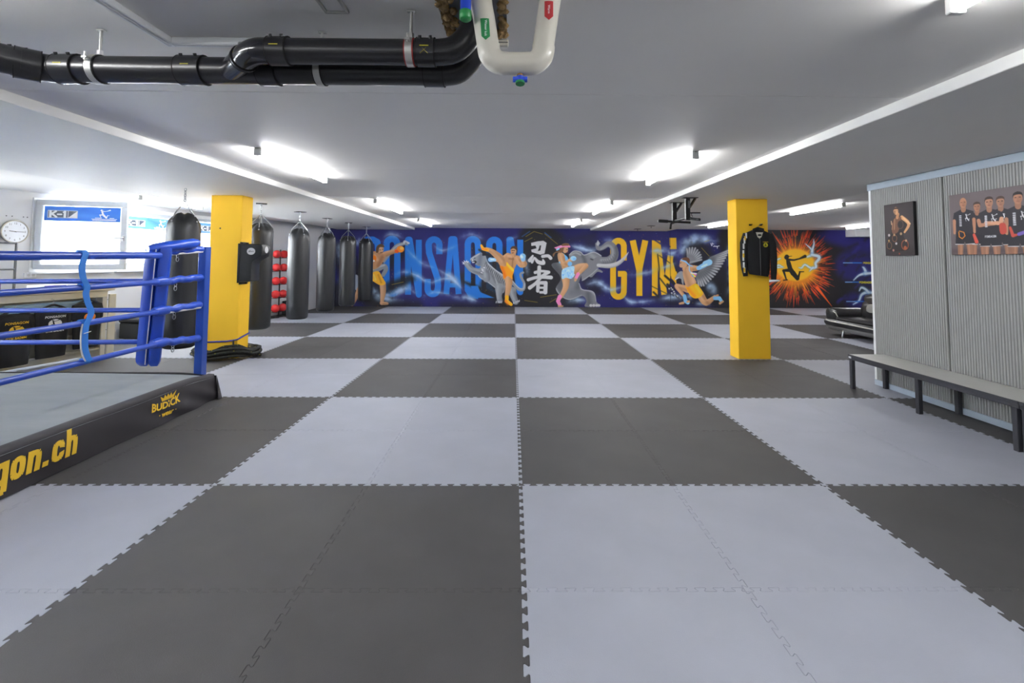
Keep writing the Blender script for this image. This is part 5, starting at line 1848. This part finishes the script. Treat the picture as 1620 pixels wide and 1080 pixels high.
# ================================================================== ribbed partition on the right
PX = 4.33
wp = struct('wall_partition', MB().box(PX + 0.03, 13.0, -6.5, 2.56, -0.02, 2.40), M_CORR, 'light grey ribbed partition wall on the right')
seams = [2.575, 1.585, 0.590, -0.405, -1.40, -2.395, -3.39, -4.385, -5.38, -6.4]
for b, a in zip(seams[:-1], seams[1:]):
    prof = []
    y = a + 0.006
    n = 36
    p = (b - a - 0.012) / n
    for k in range(n):
        y0 = y + k * p
        prof += [(y0 + 0.08 * p, 0.0), (y0 + 0.26 * p, -0.008), (y0 + 0.62 * p, -0.008), (y0 + 0.84 * p, 0.0)]
    pts = [(PX + d, yy) for yy, d in prof]
    pts += [(PX + 0.03, prof[-1][0]), (PX + 0.03, prof[0][0])]
    mb = MB().prism(pts, 2.30, Matrix.Translation((0, 0, 0.05)))
    part('wall_panel', mb, M_CORR, wp)
part('top_rail', MB().cbox(PX - 0.012, PX + 0.05, -6.45, 2.61, 2.345, 2.425, 0.003), M_RAIL, wp)
part('skirting_rail', MB().cbox(PX - 0.02, PX + 0.04, -6.45, 2.585, 0.0, 0.062, 0.003), M_RAIL, wp)
part('corner_post', MB().cbox(PX - 0.004, PX + 0.05, 2.565, 2.60, 0.0, 2.35, 0.003), M_WPVC, wp)

# canvas print 1
t = thing('canvas_print', 'small dark canvas photo of a tattooed fighter with belts', 'picture', (PX - 0.02, 2.1, 1.545))
part('stretcher', MB().cbox(PX - 0.046, PX - 0.0095, 1.90, 2.306, 1.545, 2.135, 0.002), M_BLKM, t)
c = flat_canvas(406, 590, 3.0, (50, 44, 47))
c.ell(200, 250, 230, 330, (66, 58, 60), 240, .5)
q = lambda *p: [((x - 190 - (y - 225) * .045) * 1.0, (y - 195) * .797) for x, y in p]
S1, S2, DKF = (196, 140, 96), (236, 196, 150), (38, 32, 32)
c.poly(q((300, 480), (350, 390), (460, 400), (560, 520), (480, 620), (490, 700), (550, 780), (540, 860), (330, 880), (250, 840), (250, 700), (300, 620)), DKF, 8, smooth=3)
c.stroke(q((450, 400), (545, 500), (490, 610)), [44, 40, 26], (214, 160, 112), 8, 1, 4)
c.stroke(q((470, 410), (562, 500)), [12, 16], S2, 10, .8, 3)
c.poly(q((345, 400), (440, 395), (430, 470), (400, 600), (320, 620), (310, 500)), (116, 80, 60), 10, smooth=3)
c.stroke(q((350, 420), (345, 560)), 12, (196, 150, 112), 10, .7)
c.stroke(q((320, 470), (312, 560)), 10, (180, 136, 100), 8, .8)
c.stroke(q((300, 440), (306, 490)), 9, S2, 6)
c.stroke(q((395, 350), (385, 395)), 40, (190, 136, 96), 6)
c.ell(*q((366, 300))[0], 34, 44, (206, 156, 112), 4)
c.poly(q((328, 290), (335, 262), (370, 250), (408, 272), (402, 310), (392, 280), (345, 275)), (72, 50, 40), 4, smooth=3)
c.stroke(q((350, 305), (350, 360)), 18, (96, 66, 50), 14, .6)
for x in (348, 380):
    c.stroke(q((x, 300), (x + 10, 299)), 5, (40, 28, 24), 3)
for x, y, r, rgb in ((430, 500, 44, (90, 66, 58)), (495, 790, 50, (150, 76, 48)), (350, 690, 36, (132, 84, 60)), (275, 790, 38, (120, 88, 60))):
    xx, yy = q((x, y))[0]
    c.ell(xx, yy, r, r * 1.15, rgb, 6)
    c.ell(xx, yy, r * .8, r * .95, DKF, 6)
for x, y, r, rgb in ((270, 640, 16, (200, 190, 190)), (268, 720, 13, (190, 150, 90)), (345, 640, 14, (190, 150, 100)), (440, 630, 16, (180, 150, 110)), (375, 765, 14, (210, 206, 206)), (510, 730, 14, (200, 160, 120)), (500, 830, 22, (176, 90, 56)), (335, 860, 14, (190, 130, 120)), (420, 910, 10, (170, 70, 50))):
    c.ell(*q((x, y))[0], r, r, rgb, 8, .9)
sheet('photo_print', c, canvas_on(c, 406, 590, (PX - 0.0472, 2.305, 2.134), (0, -0.404, 0), (0, 0, -0.588)), M_PRINT, t)

# canvas print 2 (group photo)
t = thing('canvas_print', 'large canvas group photo of kickboxers in black shirts', 'picture', (PX - 0.02, 0.85, 1.545))
part('stretcher', MB().cbox(PX - 0.046, PX - 0.0095, 0.23, 1.47, 1.545, 2.135, 0.002), M_BLKM, t)
c = flat_canvas(1240, 590, 4.0, (98, 88, 90))
c.ell(500, 150, 700, 260, (112, 101, 103), 300, .6)
c.stroke([(0, 560), (1240, 560)], 60, (78, 66, 68), 60, .8)


def man(cx, top, hs, sk=(206, 150, 118), hair=(60, 46, 40), bald=False, arms='down', w=1.0):
    """cx, top of head, head height in canvas mm"""
    u = hs
    y = top
    shirt_, trunk = (40, 38, 46), (32, 30, 38)
    for d in (-1, 1):                                      # legs
        c.stroke([(cx + d * u * .42, y + u * 4.1), (cx + d * u * .5, 600)], [u * .62, u * .5], tuple(k * .82 for k in sk), 4)
        c.stroke([(cx + d * u * .36, y + u * 4.2), (cx + d * u * .44, 600)], u * .18, sk, 10, .7)
    c.poly([(cx - u * .85, y + u * 3.3), (cx + u * .85, y + u * 3.3), (cx + u * .98, y + u * 4.55), (cx + u * .1, y + u * 4.5), (cx, y + u * 4.25), (cx - u * .1, y + u * 4.5), (cx - u * .98, y + u * 4.55)], trunk, 4)
    c.stroke([(cx - u * .98, y + u * 4.5), (cx - u * .1, y + u * 4.52)], u * .06, (206, 204, 206), 3)
    c.stroke([(cx + u * .1, y + u * 4.52), (cx + u * .98, y + u * 4.5)], u * .06, (206, 204, 206), 3)
    c.poly([(cx - u * .3, y + u * 1.15), (cx + u * .3, y + u * 1.15), (cx + u * 1.0, y + u * 1.42), (cx + u * 1.18, y + u * 2.3), (cx + u * .85, y + u * 2.4), (cx + u * .82, y + u * 3.5), (cx - u * .82, y + u * 3.5), (cx - u * .85, y + u * 2.4), (cx - u * 1.18, y + u * 2.3), (cx - u * 1.0, y + u * 1.42)], shirt_, 4)
    c.stroke([(cx, y + u * .85), (cx, y + u * 1.2)], u * .5, tuple(k * .9 for k in sk), 4)
    c.ell(cx, y + u * .52, u * .36, u * .5, sk, 3)
    c.ell(cx + u * .12, y + u * .62, u * .2, u * .3, tuple(k * .86 for k in sk), 10, .6)
    if not bald:
        c.poly([(cx - u * .38, y + u * .5), (cx - u * .36, y + u * .12), (cx, y - u * .04), (cx + u * .36, y + u * .12), (cx + u * .38, y + u * .5), (cx + u * .28, y + u * .25), (cx - u * .28, y + u * .25)], hair, 3, smooth=3)
    for d in (-1, 1):
        c.stroke([(cx + d * u * .17 - u * .05, y + u * .46), (cx + d * u * .17 + u * .05, y + u * .46)], u * .06, (50, 36, 32), 2)
    c.stroke([(cx - u * .1, y + u * .78), (cx + u * .1, y + u * .78)], u * .05, (140, 80, 70), 2)
    if arms == 'down':
        for d in (-1, 1):
            c.stroke([(cx + d * u * 1.0, y + u * 2.2), (cx + d * u * 1.02, y + u * 3.4)], [u * .34, u * .24], sk, 3)
    elif arms == 'cross':
        c.stroke([(cx - u * 1.05, y + u * 2.1), (cx - u * .95, y + u * 2.55), (cx + u * .5, y + u * 2.5)], [u * .36, u * .36, u * .26], sk, 3)
        c.stroke([(cx + u * 1.05, y + u * 2.1), (cx + u * .95, y + u * 2.5), (cx - u * .4, y + u * 2.35)], [u * .36, u * .36, u * .26], (216, 162, 130), 3)
    elif arms == 'fist':
        c.stroke([(cx + u * 1.0, y + u * 2.2), (cx + u * .9, y + u * 2.7), (cx - u * .1, y + u * 2.2)], [u * .36, u * .34, u * .24], sk, 3)
    for k in range(7):                                     # print on the shirt
        c.stroke([(cx - u * .42, y + u * (1.75 + k * .16)), (cx - u * .28, y + u * (1.75 + k * .16))], u * .11, (206, 206, 212), 2)
    for pts, wd in RUNNER:
        c.stroke([(cx + u * (.12 + px * .0019), y + u * (1.6 + py * .0022)) for px, py in pts], [k * .0017 * u for k in wd], (222, 222, 226), 2)


man(280, 98, 88, hair=(70, 52, 44), arms='down', sk=(176, 122, 94))
man(497, 73, 96, arms='fist', hair=(74, 54, 46), sk=(172, 122, 96))
man(145, 38, 100, bald=True, sk=(184, 130, 100))
man(645, 55, 104, hair=(36, 30, 30), sk=(178, 124, 96))
man(395, 64, 100, arms='cross', hair=(60, 44, 40), sk=(186, 132, 104))
man(810, 60, 100, hair=(60, 44, 36), arms='cross', sk=(180, 128, 98))
man(970, 90, 92, hair=(50, 40, 36), sk=(180, 128, 98))
man(1115, 60, 100, hair=(90, 66, 50), sk=(180, 128, 98))
c.stroke([(95, 360), (140, 375), (150, 410), (120, 435), (90, 415), (88, 370)], 9, (226, 138, 44), 3)
c.poly([(480, 320), (530, 320), (538, 395), (510, 415), (482, 400)], (190, 72, 58), 4, smooth=3)
c.stroke([(240, 405), (262, 470)], [26, 36], (206, 80, 64), 5)
c.stroke([(570, 360), (590, 430), (620, 425)], [22, 30, 20], (200, 78, 60), 5)
c.stroke([(640, 420), (690, 405)], 30, (110, 90, 170), 5)
words(c, 'PONSAGON', 345, 420, 9, 16, 4, 4, (220, 220, 226))
sheet('photo_print', c, canvas_on(c, 1240, 590, (PX - 0.0472, 1.469, 2.134), (0, -1.238, 0), (0, 0, -0.588)), M_PRINT, t)

# ================================================================== benches in front of the partition
def bench(y0, y1, label):
    root = thing('bench', label, 'bench', ((3.88 + 4.31) / 2, (y0 + y1) / 2, 0))
    part('bench_top', MB().cbox(3.885, 4.305, y0, y1, 0.372, 0.39, 0.003), M_BENCH, root)
    part('side_rail', MB().cbox(3.88, 3.905, y0, y1, 0.335, 0.372, 0.003), M_ANTH, root)
    part('side_rail', MB().cbox(4.285, 4.31, y0, y1, 0.335, 0.372, 0.003), M_ANTH, root)
    part('edge_trim', MB().cbox(3.876, 3.888, y0, y1, 0.366, 0.392, 0.002), M_ANTH, root)
    for y in (y0 + 0.015, (y0 + y1) / 2 - 0.02, y1 - 0.055):
        for x in (3.88, 4.265):
            part('leg', MB().cbox(x, x + 0.042, y, y + 0.042, 0.0, 0.337, 0.003), M_ANTH, root)
        part('cross_rail', MB().cbox(3.905, 4.285, y + 0.008, y + 0.034, 0.345, 0.372, 0.003), M_ANTH, root)
    return root


b1_ = bench(0.525, 2.415, 'long grey-topped bench with black steel legs under the two canvas prints')
part('sticker', MB().cbox(3.8745, 3.8765, 2.36, 2.40, 0.35, 0.372, 0.0005), M_WPR, b1_)
bench(-1.38, 0.518, 'second grey-topped bench cut off by the right picture edge')

# ================================================================== sofa
so = thing('sofa', 'black leather sofa with pale piping and chrome feet beyond the partition', 'sofa', (6.75, 5.6, 0))


def extr(profile, y0, y1, m, name, parent, bev=0.03, smooth=40, sc=0.93):
    """XZ outline swept along y with softened ends"""
    profile = [(x + (0.15 if x < 6.6 else 0), z - (0.065 if z < 0.5 else 0)) for x, z in profile]
    pc = np.array(profile).mean(0)
    rings = []
    for y, k in ((y0, sc), (y0 + bev, 1.0), (y1 - bev, 1.0), (y1, sc)):
        rings.append([(pc[0] + (x - pc[0]) * k, y, pc[1] + (z - pc[1]) * k) for x, z in profile])
    return part(name, MB().loft(rings), m, parent, smooth)


base = [(6.27, 0.17), (6.22, 0.22), (6.20, 0.28), (6.24, 0.32), (7.2, 0.32), (7.2, 0.13), (6.5, 0.13)]
extr(base, 4.0, 6.62, M_GLEATH, 'base_shell', so, 0.10)
sb = extr([(6.20, 0.26), (6.17, 0.30), (6.165, 0.345), (6.20, 0.385), (7.0, 0.385), (7.0, 0.27)], 4.0, 6.60, M_LEATH, 'seat_base', so, 0.08)
part('piping', MB().tube([(6.45, 6.62, 0.32), (6.34, 6.55, 0.303), (6.312, 6.4, 0.287), (6.308, 5.0, 0.280), (6.308, 4.0, 0.280)], 0.011, 8), M_WLEATH, sb, 60)
for a, b in ((5.22, 6.28), (4.1, 5.19)):
    extr([(6.21, 0.385), (6.19, 0.42), (6.22, 0.452), (6.5, 0.463), (6.9, 0.455), (6.95, 0.385)], a, b, M_LEATH, 'seat_cushion', so, 0.05, 60)
    bc = extr([(6.82, 0.44), (6.80, 0.55), (6.86, 0.72), (6.93, 0.74), (7.12, 0.70), (7.18, 0.40), (7.0, 0.38)], a - 0.02, b - 0.05, M_LEATH, 'back_cushion', so, 0.12, 60, 0.8)
    extr([(6.84, 0.66), (6.83, 0.76), (6.88, 0.85), (6.97, 0.86), (7.05, 0.80), (7.06, 0.68)], a + 0.02, b - 0.09, M_LEATH, 'headrest', so, 0.16, 60, 0.62)
    extr([(6.79, 0.5), (6.785, 0.58), (6.81, 0.66), (6.85, 0.66), (6.83, 0.5)], a + 0.18, b - 0.25, M_GLEATH, 'back_insert', so, 0.08, 60, 0.7)
# rolled arms (axis along x)
for ya, s, nm in ((6.42, 1, 'far'), (3.95, -1, 'near')):
    rings = []
    for x, k, dz in ((6.31, 0.35, 0.10), (6.35, 0.75, 0.05), (6.42, 0.98, 0.01), (6.6, 1.0, 0), (6.9, 1.0, 0.0), (7.1, 0.9, 0)):
        prof = [(-0.14, 0.27), (-0.17, 0.42), (-0.12, 0.52), (0.0, 0.55), (0.14, 0.53), (0.20, 0.42), (0.17, 0.27)]
        zc = 0.44
        rings.append([(x, ya + s * y * k, zc + (z - zc) * k + dz * 0.5) for y, z in prof])
    arm = part('armrest', MB().loft(rings), M_LEATH, so, 50)
    part('piping', MB().tube([(6.41, ya - s * 0.165, 0.33), (6.36, ya - s * 0.14, 0.46), (6.325, ya - s * 0.02, 0.525), (6.34, ya + s * 0.12, 0.515), (6.40, ya + s * 0.19, 0.43)], 0.010, 8), M_WLEATH, arm, 60)
for x, y in ((6.40, 6.12), (7.05, 6.12), (6.40, 4.3), (7.05, 4.3)):
    part('leg', MB().cyl((x, y, 0.135), (x - 0.03, y, 0.0), 0.022, 10, 0.016), M_STEEL, so, 60)

# ================================================================== strip lamps
M_TUBE = emit_mat('lamp_tube', (0.985, 0.99, 1.0), LAMP_STRENGTH)
M_LAMPH = mat('lamp_housing', (214, 214, 212), 0.45)


def lamp(x, y0, y1, zc, label):
    root = thing('strip_lamp', label, 'ceiling lamp', (x, (y0 + y1) / 2, zc - 0.07), 'white ceiling strip lamps')
    part('housing', MB().cbox(x - 0.014, x + 0.014, y0, y1, zc - 0.020, zc - 0.0006, 0.004), M_LAMPH, root)
    rings = [[(x + 0.026 * math.cos(a), y, zc - 0.046 + 0.024 * math.sin(a)) for a in np.linspace(0, 2 * math.pi, 13)[:-1]] for y in (y0 + 0.03, y1 - 0.03)]
    part('light_tube', MB().loft(rings), M_TUBE, root, 40)
    for y in (y0, y1 - 0.03):
        part('end_cap', MB().cbox(x - 0.031, x + 0.031, y, y + 0.03, zc - 0.073, zc - 0.0006, 0.004), M_LAMPH, root)
    return root


CL = [(-2.43, 1.17, 2.78, 'strip lamp in the centre bay nearest on the left'), (1.65, 1.19, 2.80, 'strip lamp in the centre bay, middle distance on the right'),
      (-2.41, 4.87, 6.80, 'second strip lamp back on the left of the centre bay'), (1.63, 4.90, 6.75, 'second full strip lamp back on the right of the centre bay'),
      (-2.43, 8.68, 10.5, 'strip lamp nearest the mural on the left of the centre bay'), (1.63, 8.58, 10.4, 'strip lamp nearest the mural on the right of the centre bay'),
      (1.65, -3.05, -1.42, 'strip lamp cut off by the top right picture corner'), (-2.43, -3.05, -1.45, 'strip lamp out of view over the left front'), (-2.43, -6.2, -4.6, 'added unseen strip lamp behind the camera on the left'), (1.65, -6.2, -4.6, 'added unseen strip lamp behind the camera on the right')]  # the pair behind the camera is added to brighten the near ceiling
for x, a, b, lab in CL:
    lamp(x, a, b, 2.5, lab)
for x, a, b, lab in ((5.67, 4.95, 6.55, 'strip lamp in the right bay right of the yellow pillar'), (5.57, 9.1, 10.45, 'strip lamp in the right bay, just left of the yellow pillar'), (9.68, 9.2, 10.6, 'strip lamp furthest right beside the partition'),
                     (9.68, 5.0, 6.6, 'strip lamp hidden behind the partition'), (-6.16, 4.6, 6.15, 'strip lamp in the window bay above the front punch bag'), (-7.6, 0.2, 1.8, 'strip lamp out of view over the ring')):
    lamp(x, a, b, 2.5, lab)

# ================================================================== ceiling hatch
ht = thing('ceiling_hatch', 'small grey metal hatch frame on the ceiling above the black pipes', 'hatch', (-0.79, -1.33, 2.48))
part('hatch_lid', MB().cbox(-0.83, -0.755, -1.45, -1.285, 2.492, 2.4995, 0.002), M_CEIL, ht)
fr = MB()
fr.cbox(-0.842, -0.743, -1.292, -1.278, 2.484, 2.4995, 0.002).cbox(-0.842, -0.83, -1.47, -1.28, 2.484, 2.4995, 0.002).cbox(-0.755, -0.743, -1.47, -1.28, 2.484, 2.4995, 0.002)
part('hatch_frame', fr, M_ZINC, ht)

# ================================================================== pipes under the ceiling
dp = thing('drain_pipe', 'black plastic drain pipes with couplings hung below the ceiling', 'pipe', (-1.2, -1.15, 2.2))
YA, ZA, RA = -1.089, 2.316, 0.0585
YB, ZB, RB = -1.282, 2.323, 0.0520


def arcpath(pts, n=6):
    return [tuple(p) for p in catmull(pts, n)]


part('pipe_run', MB().cyl((-2.08, YA, ZA), (-0.36, YA, ZA), RA, 24), M_PIPE, dp, 60)
part('pipe_run', MB().cyl((-1.08, YB, ZB), (-0.37, YB, ZB), RB, 24), M_PIPE, dp, 60)
part('elbow', MB().tube(arcpath([(-2.05, YA, ZA), (-2.11, YA, ZA), (-2.15, YA - 0.012, ZA), (-2.19, YA - 0.045, ZA), (-2.23, YA - 0.085, ZA)]), RA + 0.002, 22), M_PIPE, dp, 60)
part('pipe_run', MB().cyl((-2.20, YA - 0.07, ZA), (-2.9, YA - 0.75, ZA + 0.02), RA + 0.003, 24), M_PIPE, dp, 60)
part('elbow', MB().tube(arcpath([(-0.37, YA, ZA), (-0.31, YA - 0.005, ZA + 0.012), (-0.25, YA - 0.02, ZA + 0.07), (-0.215, YA - 0.035, ZA + 0.14), (-0.205, YA - 0.04, ZA + 0.24)]), RA, 22), M_PIPE, dp, 60)
part('elbow', MB().tube(arcpath([(-0.38, YB, ZB), (-0.31, YB, ZB + 0.012), (-0.255, YB - 0.0, ZB + 0.06), (-0.225, YB, ZB + 0.13), (-0.215, YB, ZB + 0.26)]), RB + 0.001, 22), M_PIPE, dp, 60)
part('elbow', MB().tube(arcpath([(-1.06, YB, ZB), (-1.11, YB + 0.002, ZB), (-1.16, YB + 0.025, ZB - 0.004), (-1.20, YB + 0.06, ZB - 0.008)]), RB + 0.001, 22), M_PIPEG, dp, 60)
part('branch', MB().tube([(-1.19, YB + 0.05, ZB - 0.006), (-1.33, YA - 0.01, ZA - 0.004)], [RB - 0.001, RB - 0.003], 22), M_PIPEG, dp, 60)


def coupling(x0, x1, y, z, r, tabs=True, d=None):
    if d is None:
        p0, p1 = Vector((x0, y, z)), Vector((x1, y, z))
    else:
        p0, p1 = d
    cp = part('coupling', MB().cyl(p0, p1, r, 26), M_PIPE, dp, 60)
    ax = (p1 - p0).normalized()
    for p in (p0, p1):
        q = p - ax * 0.003 if p is p0 else p + ax * 0.003
        part('seal_ring', MB().cyl(p, q, r + 0.0015, 26), M_CLAMP, cp, 60)
    mid = (p0 + p1) / 2
    w = (p1 - p0).length
    if tabs:
        a = mid + Vector((0, -r * 0.62, r * 0.72))
        for k in (-1, 1):
            o = a + ax * (k * w * 0.3)
            part('terminal', MB().cyl(o, o + Vector((0, -0.006, 0.012)), 0.007, 8), M_PIPE, cp, 60)
    o = mid + Vector((0, -r - 0.0006, 0.004))
    part('yellow_mark', MB().cbox(o.x - 0.018, o.x + 0.018, o.y - 0.0008, o.y + 0.0008, o.z - 0.002, o.z + 0.002, 0.0003), M_YMARK, cp)
    return cp


coupling(-2.10, -2.01, YA, ZA, RA + 0.007)
coupling(-1.555, -1.45, YA, ZA, RA + 0.007)
coupling(-1.20, -1.12, YA, ZA, RA + 0.006, False)
coupling(-0.46, -0.375, YA, ZA, RA + 0.006, False)
coupling(-1.06, -0.985, YB, ZB, RB + 0.006)
cb = coupling(-0.455, -0.385, YB, ZB, RB + 0.006)
coupling(0, 0, 0, 0, RA + 0.010, True, (Vector((-2.165, YA - 0.022, ZA)), Vector((-2.222, YA - 0.078, ZA))))
coupling(0, 0, 0, 0, RB + 0.004, True, (Vector((-1.195, YB + 0.055, ZB - 0.007)), Vector((-1.205, YB + 0.066, ZB - 0.008))))
xm = MB()
for s in (-1, 1):
    xm.tube([(-0.42 - 0.016, YB - RB - 0.0045, ZB - 0.012 - s * 0.016), (-0.42 + 0.016, YB - RB - 0.0045, ZB - 0.012 + s * 0.016)], 0.0012, 4)
part('yellow_mark', xm, mat('chalk_yellow', (150, 140, 50), 0.8), cb)


def clamp(x, y, z, r, red=False):
    n = 28
    band = MB()
    rings = []
    for dx, rr in ((-0.014, r + 0.002), (-0.014, r + 0.007), (0.014, r + 0.007), (0.014, r + 0.002)):
        rings.append([(x + dx, y + rr * math.cos(a), z + rr * math.sin(a)) for a in np.linspace(0, 2 * math.pi, n + 1)[:-1]])
    rings.append(rings[0])
    band.loft(rings, True, False)
    cl = part('pipe_clamp', band, M_ZINC, dp, 40)
    rb = MB()
    rings = []
    for dx, rr in ((-0.019, r), (-0.019, r + 0.005), (0.019, r + 0.005), (0.019, r)):
        rings.append([(x + dx, y + rr * math.cos(a), z + rr * math.sin(a)) for a in np.linspace(0, 2 * math.pi, n + 1)[:-1]])
    rings.append(rings[0])
    part('rubber_liner', rb.loft(rings, True, False), mat('liner_red', (150, 40, 36), 0.6) if red else M_CLAMP, cl, 40)
    part('clamp_nut', MB().cyl((x, y, z + r + 0.004), (x, y, z + r + 0.028), 0.013, 6), M_WHITEP if not red else M_ZINC, cl)
    part('threaded_rod', MB().cyl((x, y, z + r + 0.02), (x, y, 2.4995), 0.0065, 8), M_ZINC, cl, 60)
    part('rod_plate', MB().cbox(x - 0.018, x + 0.018, y - 0.01, y + 0.01, 2.493, 2.4997, 0.002), M_ZINC, cl)
    for s in (-1, 1):
        part('clamp_screw', MB().cyl((x + s * 0.0, y - r - 0.016, z + 0.014), (x, y - r - 0.016, z + 0.05), 0.005, 6).cbox(x - 0.012, x + 0.012, y - r - 0.024, y - r - 0.002, z + 0.02, z + 0.03, 0.002), M_ZINC, cl) if s > 0 else None
    return cl


clamp(-1.925, YA, ZA, RA)
clamp(-0.93, YA, ZA, RA)
clamp(-0.485, YB, ZB, RB, True)

wpz = thing('water_pipe', 'white insulated water pipe loop hanging below the ceiling hole', 'pipe', (-0.05, -1.4, 2.18))
RW = 0.043
YW = -1.40
part('riser', MB().tube(arcpath([(-0.192, YW, 2.62), (-0.19, YW, 2.51), (-0.185, YW, 2.455), (-0.175, YW, 2.40), (-0.158, YW, 2.29)], 5), RW, 22), M_PVC, wpz, 60)
part('elbow', MB().tube(arcpath([(-0.158, YW, 2.30), (-0.150, YW, 2.262), (-0.122, YW, 2.236), (-0.085, YW, 2.23)], 5), RW + 0.0012, 22), M_PVC, wpz, 60)
part('pipe_run', MB().cyl((-0.09, YW, 2.23), (-0.005, YW, 2.23), RW, 24), M_PVC, wpz, 60)
part('elbow', MB().tube(arcpath([(-0.01, YW, 2.23), (0.022, YW, 2.234), (0.05, YW, 2.262), (0.057, YW, 2.30)], 5), RW + 0.0012, 22), M_PVC, wpz, 60)
part('riser', MB().cyl((0.055, YW, 2.295), (0.098, YW, 2.60), RW - 0.001, 24), M_PVC, wpz, 60)


def pipe_label(x, y, z, r, w, h, rgb, name, tilt, body):
    """arrow label bent round the pipe front"""
    mb = MB()
    vs, fs = [], []
    n = 7
    for k in range(n):
        a = (k / (n - 1) - 0.5) * w / r
        zz0 = z - h / 2 + (0.014 if k not in (n // 2,) else 0) - 0.014 * (1 - abs(k / (n - 1) - 0.5) * 2) * 0 
        vs += [(x + r * math.sin(a) + tilt * h / 2, y - r * math.cos(a), z + h / 2), (x + r * math.sin(a), y - r * math.cos(a), z - h / 2 + 0.016 * abs(k / (n - 1) - 0.5) * 2)]
    for k in range(n - 1):
        fs.append((2 * k, 2 * k + 1, 2 * k + 3, 2 * k + 2))
    mb.add(vs, fs)
    lb = part('pipe_label', mb, mat('label_' + name, rgb, 0.5), wpz, 60, name + ' arrow label on the pipe')
    Mt = frame((x + 0.0, y - r - 0.001, z + 0.004), (0, 0, -1), (1, 0, 0))
    part('lettering', text_mb(body, 0.013, 0.0003, 0.0001, 0, 1, 1, Mt), M_WPR, lb)


pipe_label(-0.166, YW, 2.345, RW + 0.0012, 0.034, 0.085, (30, 128, 70), 'green', -0.12, 'Wasser kalt')
pipe_label(0.074, YW, 2.42, RW + 0.0014, 0.034, 0.075, (176, 44, 48), 'red', 0.0, 'Warm')
vl = MB().cyl((-0.034, YW, 2.19), (-0.034, YW, 2.165), 0.012, 10)
vv = part('drain_valve', vl, mat('brass', (150, 110, 60), 0.4, 0.8), wpz, 60)
M_VB = mat('valve_blue', (36, 70, 190), 0.4)
part('valve_body', MB().cyl((-0.034, YW, 2.180), (-0.034, YW, 2.152), 0.015, 10).cyl((-0.062, YW - 0.004, 2.166), (-0.006, YW - 0.004, 2.166), 0.011, 10), M_VB, vv, 60)
part('valve_cap', MB().cyl((-0.034, YW - 0.006, 2.156), (-0.034, YW - 0.008, 2.147), 0.018, 12), mat('valve_green', (26, 130, 70), 0.4), vv, 60)
cpz = thing('capped_pipe', 'blue pipe stub with a green end cap at the ceiling hole', 'pipe', (-0.245, -1.45, 2.41))
part('stub', MB().cyl((-0.243, -1.45, 2.40), (-0.243, -1.43, 2.62), 0.0205, 18), M_VB, cpz, 60)
part('end_cap', MB().tube([(-0.243, -1.4515, 2.376), (-0.243, -1.4512, 2.38), (-0.243, -1.449, 2.41)], [0.019, 0.023, 0.023], 18), mat('cap_green', (28, 132, 64), 0.4), cpz, 60)
# mineral wool ragged round the hole
wool = mat('mineral_wool', (150, 122, 78), 0.95, var=0.5, scale=30, bump=1.0, bscale=60)
x0, x1, y0, y1 = HOLE
rw = np.random.default_rng(3)
wl_ = MB()
for k in range(150):
    t = rw.uniform(0, 1)
    e = k % 4
    p = [(x0 + 0.03 * rw.random(), y0 + t * (y1 - y0)), (x1 - 0.03 * rw.random(), y0 + t * (y1 - y0)), (x0 + t * (x1 - x0), y1 - 0.02 * rw.random()), (x0 + 0.06 * rw.random(), y0 + t * (y1 - y0))][e]
    wl_.sphere((p[0], p[1], 2.505 + 0.012 * rw.random()), 0.012 + 0.014 * rw.random(), 6, 4, (1, 1.5, 0.8))
part('insulation', wl_, wool, ceiling, 60, 'ragged brown insulation round the pipe hole', 'stuff')
cc = thing('cable_clip', 'small white plastic block on the ceiling beside the pipes', 'clip', (-0.12, -1.02, 2.47))
part('clip_block', MB().cbox(-0.145, -0.085, -1.035, -1.01, 2.472, 2.4996, 0.003), M_PVC, cc)
part('clip_slot', MB().cbox(-0.143, -0.087, -1.0365, -1.0345, 2.483, 2.487, 0.0005), M_DGREY, cc)
